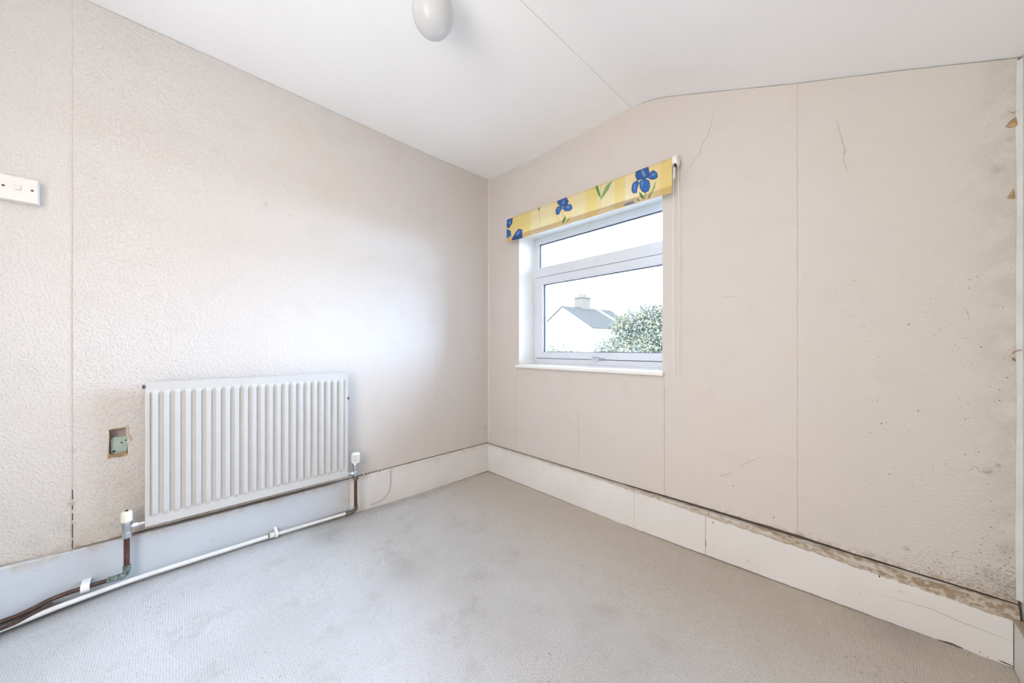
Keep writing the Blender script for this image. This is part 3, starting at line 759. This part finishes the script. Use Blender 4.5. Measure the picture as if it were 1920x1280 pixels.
for P in peach:
    m_ = np.clip(1-edged(X, Z, P)/.02, 0, 1)*.35; m_[inpoly(X, Z, P)] = np.maximum(m_[inpoly(X, Z, P)], .30)
    colr = colr*(1-m_[...,None])+np.array((.86,.60,.28))*m_[...,None]
for i, P in enumerate(GR):
    mk = inpoly(X, Z, P); colr[mk] = GREEN if i % 2 else GREEN2
for P, c in BL:
    mk = inpoly(X, Z, P); d = edged(X, Z, P); mk = mk | (d < .0012)
    rs = np.random.RandomState(3); tex = .75+.5*(np.sin(X*900+Z*300)*.25+.5)
    cc = np.array(c)[None,None,:]*tex[...,None]*np.where(d < .0014, .45, 1.0)[...,None]
    colr[mk] = cc[mk]
for P in LT: mk = inpoly(X, Z, P); colr[mk] = colr[mk]*.4+np.array((.22,.42,.62))*.6
hemk = ((Z-zB[None,:]) < .034)
colr[hemk] = colr[hemk]*np.array((.84,.78,.82))
mk = inpoly(X, Z, poly([(1140,610),(1180,570),(1310,530),(1400,545),(1420,600),(1270,620),(1180,640)])) & hemk
colr[mk] = colr[mk]*.6+np.array((.50,.40,.30))*.4
verts = V.reshape(-1, 3); nr = len(prof)
idx = np.arange(nr*NXF).reshape(nr, NXF)
faces = np.stack([idx[:-1,:-1], idx[1:,:-1], idx[1:,1:], idx[:-1,1:]], -1).reshape(-1, 4)
me = bpy.data.meshes.new('fabric'); me.vertices.add(len(verts)); me.vertices.foreach_set('co', verts.ravel())
me.loops.add(faces.size); me.loops.foreach_set('vertex_index', faces.ravel().astype(np.int32))
me.polygons.add(len(faces)); me.polygons.foreach_set('loop_start', (np.arange(len(faces))*4).astype(np.int32))
me.update(calc_edges=True); me.validate()
at = me.color_attributes.new('print', 'FLOAT_COLOR', 'POINT')
at.data.foreach_set('color', np.concatenate([colr.reshape(-1,3), np.ones((len(verts),1))], 1).astype(np.float32).ravel())
fab = link('blind_fabric', me, 'fabric', bl, smooth=True)
# rolled fabric behind, on its tube, and the hem bar
bm = BM(); zc = 1.950-R
def rollpt(x): return (x, BYF+R+.0005, ztop(x)-R)
tube(bm, [rollpt(bx0+.001), rollpt(bx1-.001)], R-.0012, 28); obj('rolled_fabric', bm, simple('rolled_yellow_cloth', (.82,.68,.32), .8, var=.05), bl, smooth=True)
bm = BM(); a, b = bx0+.003, bx1-.003
for s in (0,): 
    A_ = [(a, zbot(a)+.002), (b, zbot(b)+.002), (b, zbot(b)+.032), (a, zbot(a)+.032)]
    prism(bm, A_, lambda x, z: (x, BYF+.0012, z), lambda x, z: (x, BYF+.006, z))
obj('hem_bar', bm, simple('hem_bar_cloth', (.80,.70,.45), .8), bl)
# brackets and chain drive
bm = BM(); lathe(bm, [(.004,-.003),(.019,-.003),(.021,-.001),(.021,.004),(.012,.006)], (bx0-.006, BYF+R, ztop(bx0)-R), 24, 'x'); box(bm, bx0-.010, bx0-.006, BYF+R-.012, -.0005, ztop(bx0)-R-.016, ztop(bx0)-R+.018)
obj('end_bracket', bm, 'wplastic', bl, smooth=True)
cxr, czr = bx1+.006, ztop(bx1)-R-.002
bm = BM(); lathe(bm, [(.010,-.006),(.022,-.005),(.026,-.002),(.026,.003),(.0225,.005),(.0225,.008),(.027,.010),(.027,.0165),(.024,.0185),(.008,.0195)], (cxr, BYF+R-.004, czr), 32, 'x')
obj('chain_wheel', bm, 'wplastic', bl, smooth=True)
bm = BM(); box(bm, cxr+.002, cxr+.006, BYF+R-.014, -.0005, czr-.02, czr+.022); obj('end_bracket', bm, 'wplastic', bl, bevel=.001)
bm = BM(); box(bm, cxr+.002, cxr+.014, BYF-.006, BYF+.012, czr-.034, czr-.022); obj('chain_guard', bm, 'black', bl)
bm = BM()
for dz in (.052, .074): box(bm, cxr-.003, cxr+.008, BYF+.001, BYF+.003, czr-dz-.001, czr-dz+.0012)
box(bm, cxr-.003, cxr+.008, BYF+.003, BYF+.0036, czr-.09, czr-.028); obj('chain_tag', bm, simple('clear_tag', (.70,.66,.62), .3), bl)
# bead chain: two strands joined in a loop, slightly slack
def strand(xa, y, z0, z1, bow):
    n = int((z0-z1)/.0062); return [(xa+bow*math.sin(PI*(z0-z)/(z0-z1))+.0008*math.sin(z*23), y, z) for z in np.linspace(z0, z1, n)]
zlow = .850
A1 = strand(cxr+.003, BYF-.006, czr-.022, zlow+.008, -.002); A2 = strand(cxr+.013, BYF+.030, czr-.022, zlow+.008, .003)
arc = [(cxr+.003+.010*t, BYF-.006+.036*t, zlow+.008-.010*math.sin(PI*t)) for t in (.1,.25,.4,.55,.7,.85)]
me0 = None; bm = BM()
for p in A1+arc+A2: bmesh.ops.create_icosphere(bm, subdivisions=1, radius=.0019, matrix=Matrix.Translation(p))
tube(bm, A1[::6]+[A1[-1]]+arc+[A2[-1]]+A2[::-6], .0007, 5)
o = obj('bead_chain', bm, 'wplastic', bl, smooth=True); o['kind'] = 'stuff'

# ------------------------------------------------------------------ radiator
rad = thing('panel_radiator', 'white fluted panel radiator hung low on the left wall', 'radiator')
ry0, ry1, rz0, rz1, RX = -1.8905, -1.1085, .2735, .8600, .082
NF = 23; my = .016; mz = .036
pitch = (ry1-ry0-2*my)/NF
ys = [ry0+.0, ry0+.001, ry0+.004, ry0+.0075, ry0+.009, ry0+my-.002]
prf = [0, .5, .62, .8, 1, 0]
def dep(y):
    t = (y-ry0-my)/pitch; t -= math.floor(t)
    # broad raised rib with a groove on its far side
    if t < .10: return t/.10*.5
    if t < .18: return .5+(t-.10)/.08*.5
    if t < .58: return 1
    if t < .70: return 1-(t-.58)/.12*.75
    if t < .76: return .25-(t-.70)/.06*.25
    return 0
cols = [ry0, ry0+.0015, ry0+.005, ry0+.008, ry0+my-.001]
for f in range(NF):
    for t in (0, .05, .10, .14, .18, .25, .40, .52, .58, .63, .70, .76, .88): cols.append(ry0+my+pitch*(f+t))
cols += [ry1-my, ry1-my+.003, ry1-.008, ry1-.005, ry1-.0015, ry1]
rows = [rz0, rz0+.0015, rz0+.005, rz0+.008, rz0+mz-.006, rz0+mz, rz0+mz+.004, rz0+mz+.010, rz0+mz+.018, (rz0+rz1)/2, rz1-mz-.018, rz1-mz-.010, rz1-mz-.004, rz1-mz, rz1-mz+.006, rz1-.008, rz1-.005, rz1-.0015, rz1]
def edge(a, lo, hi):
    d = min(a-lo, hi-a)
    if d <= 0: return -.004
    if d < .002: return -.0012
    if d < .006: return 0
    return -.0014
bm = BM(); G = []
for y in cols:
    c = []
    for z in rows:
        d = min(edge(y, ry0, ry1), edge(z, rz0, rz1))
        if ry0+my-.0005 <= y <= ry1-my+.0005:
            k = min(1, max(0, (min(z-rz0, rz1-z)-mz+.001)/.014)); k = k*k*(3-2*k)
            d += k*(dep(y)*.0098-.0040)
        c.append(bm.verts.new((RX-.006+d, y, z)))
    G.append(c)
for i in range(len(cols)-1):
    for j in range(len(rows)-1): bm.faces.new((G[i][j], G[i+1][j], G[i+1][j+1], G[i][j+1]))
bd = [e for e in bm.edges if e.is_boundary]
r = bmesh.ops.extrude_edge_only(bm, edges=bd)
nv = [v for v in r['geom'] if isinstance(v, bmesh.types.BMVert)]
for v in nv: v.co.x = RX-.022
bmesh.ops.contextual_create(bm, geom=[e for e in bm.edges if e.is_boundary])
fp = obj('front_panel', bm, 'rad', rad, smooth=True)
bm = BM(); n = 40; fr = []
for i in range(n*2+1):
    y = ry0+.04+(ry1-ry0-.08)*i/(n*2); x = .030 if i % 2 else .056
    fr.append((bm.verts.new((x, y, rz0+.06)), bm.verts.new((x, y, rz1-.06))))
for i in range(n*2): bm.faces.new((fr[i][0], fr[i+1][0], fr[i+1][1], fr[i][1]))
obj('convector_fins', bm, 'rad', rad)
for y in (ry0+.12, ry1-.12):
    bm = BM(); box(bm, .003, .062, y-.015, y+.015, rz0+.05, rz1-.07); obj('wall_bracket', bm, 'rad', rad)
bm = BM(); tube(bm, [(RX-.014, ry0-.007, rz1-.018), (RX-.014, ry0+.004, rz1-.018)], .008, 14); obj('bleed_valve', bm, 'solder', rad, smooth=True)
y_, z_ = onA(654.5, 746, RX-.01)
bm = BM(); tube(bm, [(RX-.014, ry1-.003, z_), (RX-.014, ry1+.0045, z_)], .0085, 14); obj('blanking_plug', bm, 'black', rad, smooth=True)

# left lockshield valve with its pipe
VX = .060; ly = -1.9395
lv = thing('lockshield_valve', 'radiator valve with small ivory cap at the bottom left of the radiator', 'valve')
bm = BM(); lathe(bm, [(.0135,.310),(.0165,.313),(.0160,.342),(.0145,.350),(.013,.352)], (VX, ly, 0), 22); cap = obj('valve_cap', bm, 'plastic', lv, smooth=True)
bm = BM(); lathe(bm, [(.004,.352),(.0045,.356),(.002,.357)], (VX, ly, 0), 10); obj('cap_screw', bm, 'black', cap)
bm = BM(); lathe(bm, [(.0105,.268),(.0135,.272),(.0135,.300),(.0155,.303),(.0155,.311),(.012,.312)], (VX, ly, 0), 18); obj('valve_body', bm, 'chrome', lv, smooth=True)
bm = BM(); lathe(bm, [(.012,.246),(.0150,.248),(.0150,.266),(.012,.269)], (VX, ly, 0), 6); obj('lower_nut', bm, 'chrome', lv)
bm = BM(); tube(bm, [(VX, ly+.010, .288), (VX+.002, ry0+.012, .291)], .0075, 14)
tube(bm, [(VX, ly+.017, .2885), (VX, ly+.031, .2895)], .0115, 6); obj('tail_fitting', bm, 'chrome', lv)
# copper feed: down, elbow, run left along the skirting
cf = thing('copper_feed_pipe', 'brown copper pipe dropping from the left valve and running along the skirting', 'pipe')
bm = BM(); tube(bm, [(VX, ly, .252), (VX, ly, .118)], .0085, 16); obj('riser', bm, 'copper', cf, smooth=True)
bm = BM(); tube(bm, smoothpath([(VX, ly, .137), (VX, ly, .116), (VX-.002, ly-.006, .103), (VX-.003, ly-.020, .0985), (VX-.004, ly-.050, .0985)], 4), [.0112]*4+[.0105]*5+[.0112]*4+[.0108]*4, 14); obj('elbow', bm, 'verd', cf, smooth=True)
run = [(VX-.004, ly-.048, .0985), (VX-.006, -2.043, .098), (VX-.008, -2.090, .0955), (.050, -2.125, .090), (.048, -2.165, .076), (.046, -2.205, .067), (.044, -2.30, .062), (.042, -2.60, .058)]
bm = BM(); tube(bm, smoothpath(run, 6), .0078, 12); obj('run', bm, 'darkpipe', cf, smooth=True)
clip = thing('pipe_clip', 'white plastic clip holding the brown copper pipe to the skirting', 'clip')
bm = BM(); cy = -2.043
pr = [(.022,-.016),(.050,-.016),(.064,-.013),(.069,-.004),(.069,.006),(.062,.014),(.048,.016),(.022,.016),(.022,.0125),(.047,.0125),(.058,.010),(.0645,.004),(.0645,-.003),(.058,-.0125),(.022,-.0125)]
prism(bm, [(a, b+.098) for a, b in pr], lambda a, b: (a, cy-.011, b), lambda a, b: (a, cy+.011, b)); obj('clip_body', bm, 'wplastic', clip)
# second pipe that parts from it at the far left
sp = thing('dark_branch_pipe', 'thin dark pipe just below the brown copper pipe at the far left', 'pipe')
bm = BM(); tube(bm, smoothpath([(.050, -2.118, .074), (.052, -2.140, .070), (.056, -2.175, .058), (.058, -2.205, .050), (.058, -2.30, .044), (.058, -2.6, .04)], 5), .0058, 10); obj('pipe_length', bm, 'darkpipe', sp, smooth=True)

# right thermostatic valve
ty_ = -1.0630; TX = .062
tv = thing('thermostatic_valve', 'white ribbed thermostatic radiator valve at the bottom right of the radiator', 'valve')
bm = BM(); lathe(bm, [(.017,.337),(.0215,.340),(.0225,.343),(.0225,.349),(.0185,.351),(.0185,.379),(.0225,.381),(.0220,.387),(.0185,.392),(.006,.3935)], (TX, ty_, 0), 32)
hd_ = obj('valve_head', bm, simple('grey_grip_plastic', (.50,.51,.52), .5), tv, smooth=True)
bm = BM()
for k in range(16):
    a_ = 2*PI*k/16; c_a, s_a = math.cos(a_), math.sin(a_)
    q = [(TX+c_a*r_-s_a*t_, ty_+s_a*r_+c_a*t_) for r_, t_ in ((.017,-.0026),(.0238,-.0024),(.0238,.0024),(.017,.0026))]
    prism(bm, q, lambda x, y: (x, y, .345), lambda x, y: (x, y, .384))
lathe(bm, [(.0228,.3845),(.0226,.388),(.0188,.3932),(.006,.3945)], (TX, ty_, 0), 32); lathe(bm, [(.017,.3365),(.0226,.339),(.0236,.342),(.0236,.3455)], (TX, ty_, 0), 32)
obj('grip_ribs', bm, 'wplastic', hd_)
bm = BM(); lathe(bm, [(.010,.262),(.0115,.266),(.0115,.285),(.0100,.290),(.0140,.297),(.0165,.304),(.0155,.314),(.0170,.318),(.0170,.334),(.013,.339)], (TX, ty_, 0), 18); obj('valve_body', bm, 'chrome', tv, smooth=True)
bm = BM(); lathe(bm, [(.012,.238),(.0150,.240),(.0150,.258),(.012,.262)], (TX, ty_, 0), 6); obj('lower_nut', bm, 'solder', tv)
bm = BM(); tube(bm, [(TX, ty_-.008, .277), (TX+.004, ry1-.012, .284)], .0085, 14); tube(bm, [(TX, ty_-.014, .278), (TX+.002, ty_-.030, .280)], .013, 6); obj('tail_fitting', bm, 'chrome', tv)
cr = thing('copper_return_pipe', 'short brown copper pipe dropping from the thermostatic valve to the floor pipe', 'pipe')
bm = BM(); tube(bm, [(TX, ty_, .244), (TX, ty_, .080)], .0085, 16); obj('riser', bm, 'copper', cr, smooth=True)
bm = BM(); tube(bm, smoothpath([(TX, ty_, .092), (TX, ty_, .072), (TX-.003, ty_-.010, .058), (TX-.008, ty_-.030, .053), (TX-.012, ty_-.052, .052)], 4), .0105, 14); obj('elbow', bm, 'solder', cr, smooth=True)
# white painted pipe along the foot of the skirting
wp = thing('white_floor_pipe', 'long white painted pipe lying along the foot of the left skirting', 'pipe')
def wpz(y): return interp(y, [(-2.9,.035),(-2.36,.036),(-2.228,.040),(-2.1,.056),(-1.95,.066),(-1.85,.068),(-1.46,.065),(-1.25,.059),(-1.10,.055)])
bm = BM(); tube(bm, [(.049, y, wpz(y)) for y in np.linspace(-1.112, -1.462, 12)], .0085, 12); obj('pipe_length', bm, 'pipe_white', wp, smooth=True)
bm = BM(); tube(bm, [(.049, y, wpz(y)) for y in np.linspace(-1.458, -2.9, 40)], .0095, 12); obj('pipe_length', bm, 'pipe_white', wp, smooth=True)
bm = BM(); tube(bm, [(.049, -1.450, .0655), (.049, -1.472, .0657)], .0125, 14); obj('joint', bm, 'pipe_white', wp, smooth=True)
bm = BM(); tube(bm, [(.049, -1.4725, .0657), (.049, -1.476, .0657)], .0112, 14); obj('joint_gap', bm, 'dark', wp)
c2 = thing('saddle_clip', 'small white clip over the joint of the white floor pipe', 'clip')
bm = BM(); pr2 = [(.022,.046),(.046,.050),(.058,.052),(.0645,.060),(.0645,.072),(.056,.080),(.044,.082),(.022,.090),(.022,.084),(.042,.0795),(.055,.076),(.0622,.070),(.0622,.062),(.057,.055),(.022,.050)]
prism(bm, pr2, lambda a, b: (a, -1.449, b), lambda a, b: (a, -1.437, b)); obj('clip_body', bm, 'wplastic', c2)

# ------------------------------------------------------------------ torn-out socket opening in the radiator wall
so = thing('socket_recess', 'torn open socket hole with green metal back left of the radiator', 'socket box')
bm = BM(); box(bm, -.029, -.0265, hy0, hy1, hz0, hz1); obj('pink_backing', bm, 'pink', so)
bm = BM()
gp = [onA(*p, -.012) for p in [(207,824),(214,819),(228,818),(239,815),(240,822),(237,848),(230,851),(209,855)]]
prism(bm, gp, lambda a, b: (-.012, a, b), lambda a, b: (-.0265, a, b)); gb = obj('metal_box_back', bm, 'green', so)
for (px, py, s) in ((228,829,.0032),(236,825,.003),(213.5,846,.005)):
    y, z = onA(px, py, -.012); bm = BM(); tube(bm, [(-.0125, y, z), (-.0108, y, z)], s, 10); obj('screw_hole', bm, 'black', gb)
def torn(pts, x0, x1, mat):
    bm = BM(); q = [onA(*p, x1) for p in pts]; n = len(q)
    a = [bm.verts.new((x1+random.uniform(-.001,.0015), p[0], p[1])) for p in q]; b = [bm.verts.new((x0, p[0], p[1])) for p in q]
    bm.faces.new(a)
    for i in range(n): bm.faces.new((a[i], b[i], b[(i+1)%n], a[(i+1)%n]))
    bm.faces.new(b[::-1]); return obj('torn_edge', bm, mat, so)
torn([(201,853),(206,851),(214,853),(224,849),(237,846),(239,853),(228,856),(215,857),(202,860)], -.004, .005, 'torn')
torn([(236,800),(241,800),(242,806),(239,811),(243,815),(247,822),(244,826),(238,829),(239,820),(236,812)], .001, .005, 'tornp')
torn([(201,806),(204,805),(205,822),(203,846),(201,849),(202,825)], .001, .0042, 'tornp')
torn([(202,804),(222,801),(240,798),(240,800),(222,803),(203,806)], .001, .0042, 'tornp')
# gap shreds at the paper seam above the skirting
bm = BM()
for (p0, p1) in (((134,918),(134,936)), ((133,948),(135,955)), ((134,962),(134,975)), ((134,982),(135,1008)), ((134,1012),(134,1028))):
    (ya, za), (yb, zb2) = onA(*p0), onA(*p1); box(bm, .0010, .0030, -2.0815, -2.0788, min(za, zb2), max(za, zb2))
obj('seam_gaps', bm, 'scratch', wall_left)
bm = BM()   # curled paper lips along the foot of the coarse strip
for k in range(9):
    y = -2.235+k*.0175; z = .240+random.uniform(0,.004)
    prism(bm, [(y, z), (y+.013, z-.002), (y+.010, z+.012+random.uniform(0,.008)), (y+.003, z+.008)], lambda a, b: (.0, a, b), lambda a, b: (.0018, a, b))
obj('curled_lip', bm, 'wallA2', wall_left)

# ------------------------------------------------------------------ light switch
sw = thing('light_switch', 'cream single light switch on a surface box high on the left wall', 'switch')
sy0, sy1, sz0, sz1 = -2.238, -2.1525, 1.5155, 1.6005
bm = BM(); box(bm, -.001, .020, sy0+.001, sy1-.001, sz0+.001, sz1-.001); obj('surface_box', bm, 'gloss', sw, bevel=.002)
bm = BM(); box(bm, .0202, .0300, sy0, sy1, sz0, sz1); pl = obj('face_plate', bm, 'switch', sw, bevel=.003)
for px, py in ((6,347),(60.5,357.5)):
    y, z = onA(px, py, .030); bm = BM(); lathe(bm, [(.0034,-.0005),(.0034,.0008),(.002,.0012)], (.030, y, z), 12, 'x'); obj('screw', bm, 'black', pl)
y, z = onA(33.5, 351, .032)
bm = BM(); box(bm, .0295, .0306, y-.0075, y+.0075, z-.0105, z+.0105); rk = obj('rocker_surround', bm, 'switch', sw)
bm = BM(); prism(bm, [(.0300, z-.009), (.0365, z-.008), (.0325, z+.009), (.0300, z+.009)], lambda a, b: (a, y-.0055, b), lambda a, b: (a, y+.0055, b)); obj('rocker', bm, 'switch', sw, bevel=.0006)

# ------------------------------------------------------------------ ceiling light
lc = out((812-960)/F*1.27, 1.27, 0); gz = 1+(HZ-27)/F*1.27; gr = .0745
lm = thing('ceiling_globe_light', 'white opal glass globe light close under the flat ceiling', 'ceiling light')
bm = BM(); N = 20; prof_ = []
for k in range(1, N): 
    a = PI*k/N
    if gr*math.cos(a) > .062: continue
    prof_.append((gr*math.sin(a), -gr*math.cos(a)*-1))
prof_ = [(gr*math.sin(t), -gr*1.05*math.cos(t)) for t in np.linspace(.06, 2.55, 26)]
lathe(bm, prof_, (lc.x, lc.y, gz), 40); obj('glass_globe', bm, 'opal', lm, smooth=True)
ztopc = ceilz(lc.x, lc.y)
bm = BM(); lathe(bm, [(.045, gz+.062), (.052, gz+.066), (.052, ztopc-.004), (.048, ztopc)], (lc.x, lc.y, 0), 32); obj('gallery', bm, 'wplastic', lm, smooth=True)

# ------------------------------------------------------------------ outside
GZ = -2.7
bm = BM(); c = out(10, 45, GZ); box(bm, -60, 80, 1.0, 110, GZ-.3, GZ); struct(obj('ground', bm, 'grass'))
# house: ridge runs away to the right, gable end faces the window
hs = thing('neighbour_house', 'white rendered house with grey tiled roof and chimney seen through the window', 'house')
ap = Vector((5.85, 40.0)); rd = Vector((.834, .552)).normalized(); pd = Vector((.552, -.834)).normalized()
ZR, ZE, HWD, LEN = 5.98, 3.18, 4.95, 8.6
def hp(s, t, z): q = ap+rd*s+pd*t; return out(q.x, q.y, z)
bm = BM(); W_ = HWD-.3; prf_ = [(-W_, GZ), (W_, GZ), (W_, ZE-.05), (0, ZR-.2), (-W_, ZE-.05)]
prism(bm, prf_, lambda t, z: hp(.15, t, z), lambda t, z: hp(LEN, t, z)); obj('wall', bm, 'render', hs)
for sgn in (1, -1):
    bm = BM(); uv = bm.loops.layers.uv.new('UVMap')
    th = .14; q = [hp(0, 0, ZR), hp(LEN, 0, ZR), hp(LEN, sgn*HWD, ZE), hp(0, sgn*HWD, ZE)]
    a = [bm.verts.new(p) for p in q]; b = [bm.verts.new(p-Vector((0,0,th))) for p in q]
    f0 = bm.faces.new(a)
    for l, (u, v) in zip(f0.loops, ((0,0),(LEN,0),(LEN,5.7),(0,5.7))): l[uv].uv = (u, v)
    bm.faces.new(b[::-1])
    for i in range(4): bm.faces.new((a[i], b[i], b[(i+1)%4], a[(i+1)%4]))
    obj('roof_slope', bm, 'roof', hs)
bm = BM(); k0 = 5.7
def wallprism(s0, s1, pts): prism(bm, pts, lambda t, z: hp(s0, t, z), lambda t, z: hp(s1, t, z))
wallprism(k0, k0+.16, [(0, ZR+.12), (HWD, ZE+.12), (HWD, ZE-.1), (0, ZR-.1)]); obj('party_parapet', bm, 'render', hs)
bm = BM(); wallprism(2.9, 4.5, [(-.9,ZR-.8),(.35,ZR-.8),(.35,ZR+1.15),(-.9,ZR+1.15)]); wallprism(2.8, 4.6, [(-1.0,ZR+1.15),(.45,ZR+1.15),(.45,ZR+1.32),(-1.0,ZR+1.32)])
ch = obj('chimney', bm, 'chimney', hs)
for s in (3.15, 3.65, 4.15):
    bm = BM(); p = hp(s, -.25, 0); lathe(bm, [(.16,ZR+1.3),(.13,ZR+1.75),(.15,ZR+1.8)], (p.x, p.y, 0), 10); obj('chimney_pot', bm, 'chimney', ch)
# trees: clouds of small leaves on a branching trunk
def leafcloud(bm, centres, count, ls):
    tot = sum(c[3]**2 for c in centres)
    for (x, y, z, r) in centres:
        for k in range(int(count*r*r/tot)):
            d = Vector((random.gauss(0,1), random.gauss(0,1), random.gauss(0,1))).normalized()*r*(random.random()**.35)
            p = Vector((x,y,z))+d; s = ls*random.uniform(.6,1.3)
            a = Vector((random.gauss(0,1), random.gauss(0,1), random.gauss(0,1))).normalized(); b = a.orthogonal().normalized()
            b = Matrix.Rotation(random.uniform(0,6.28), 3, a) @ b; n_ = a.cross(b)
            bm.faces.new([bm.verts.new(p+q) for q in (a*s, b*s*.42, -a*s, -b*s*.42)])
def tree(name, label, lat, D, blobs, count, ls, mat, base):
    t = thing(name, label, 'tree' if name == 'leafy_tree' else 'shrub')
    bm = BM(); cs = []
    for (dl, dd, z, r) in blobs: p = out(lat+dl, D+dd, z); cs.append((p.x, p.y, p.z, r))
    leafcloud(bm, cs, count, ls); bm.normal_update(); f = obj('foliage', bm, mat, t, recalc=False); f['kind'] = 'stuff'
    bm = BM(); b0 = out(lat+base, D, GZ); top = out(lat+base*.5, D, blobs[0][2])
    tube(bm, smoothpath([b0, b0.lerp(top, .5)+Vector((.08,0,0)), top], 4), [.16-.012*i for i in range(9)], 10)
    for c in cs[:8]: tube(bm, [b0.lerp(top, .55), Vector(c[:3]).lerp(top, .4), Vector(c[:3])], [.07,.045,.02], 6)
    obj('trunk', bm, 'bark', t, smooth=True)
tree('leafy_tree', 'large green leafy tree filling the right of the window view', 4.68, 12.0,
     [(0,0,.9,1.25), (.1,.3,1.75,.85), (-.95,-.1,.7,.95), (-1.35,.2,.9,.55), (.95,0,1.1,1.05), (-.45,.1,1.6,.65), (.7,.1,1.9,.65), (-1.3,0,.1,.8), (1.6,.3,1.0,1.0), (0,0,-.3,1.4), (-.6,-.2,2.0,.5), (.25,0,2.3,.5), (1.2,.2,2.2,.6), (-.75,0,1.6,.55), (.7,.1,1.6,.9)], 34000, .052, 'leaf', .1)
tree('garden_shrub', 'pale straggly shrub low at the left of the window view', 1.55, 13.0,
     [(0,0,.9,.55), (-.45,0,1.0,.5), (.5,0,.85,.45), (.1,.2,.45,.7), (-.3,0,.3,.7), (.9,0,.55,.5)], 1500, .06, 'leaf2', .0)
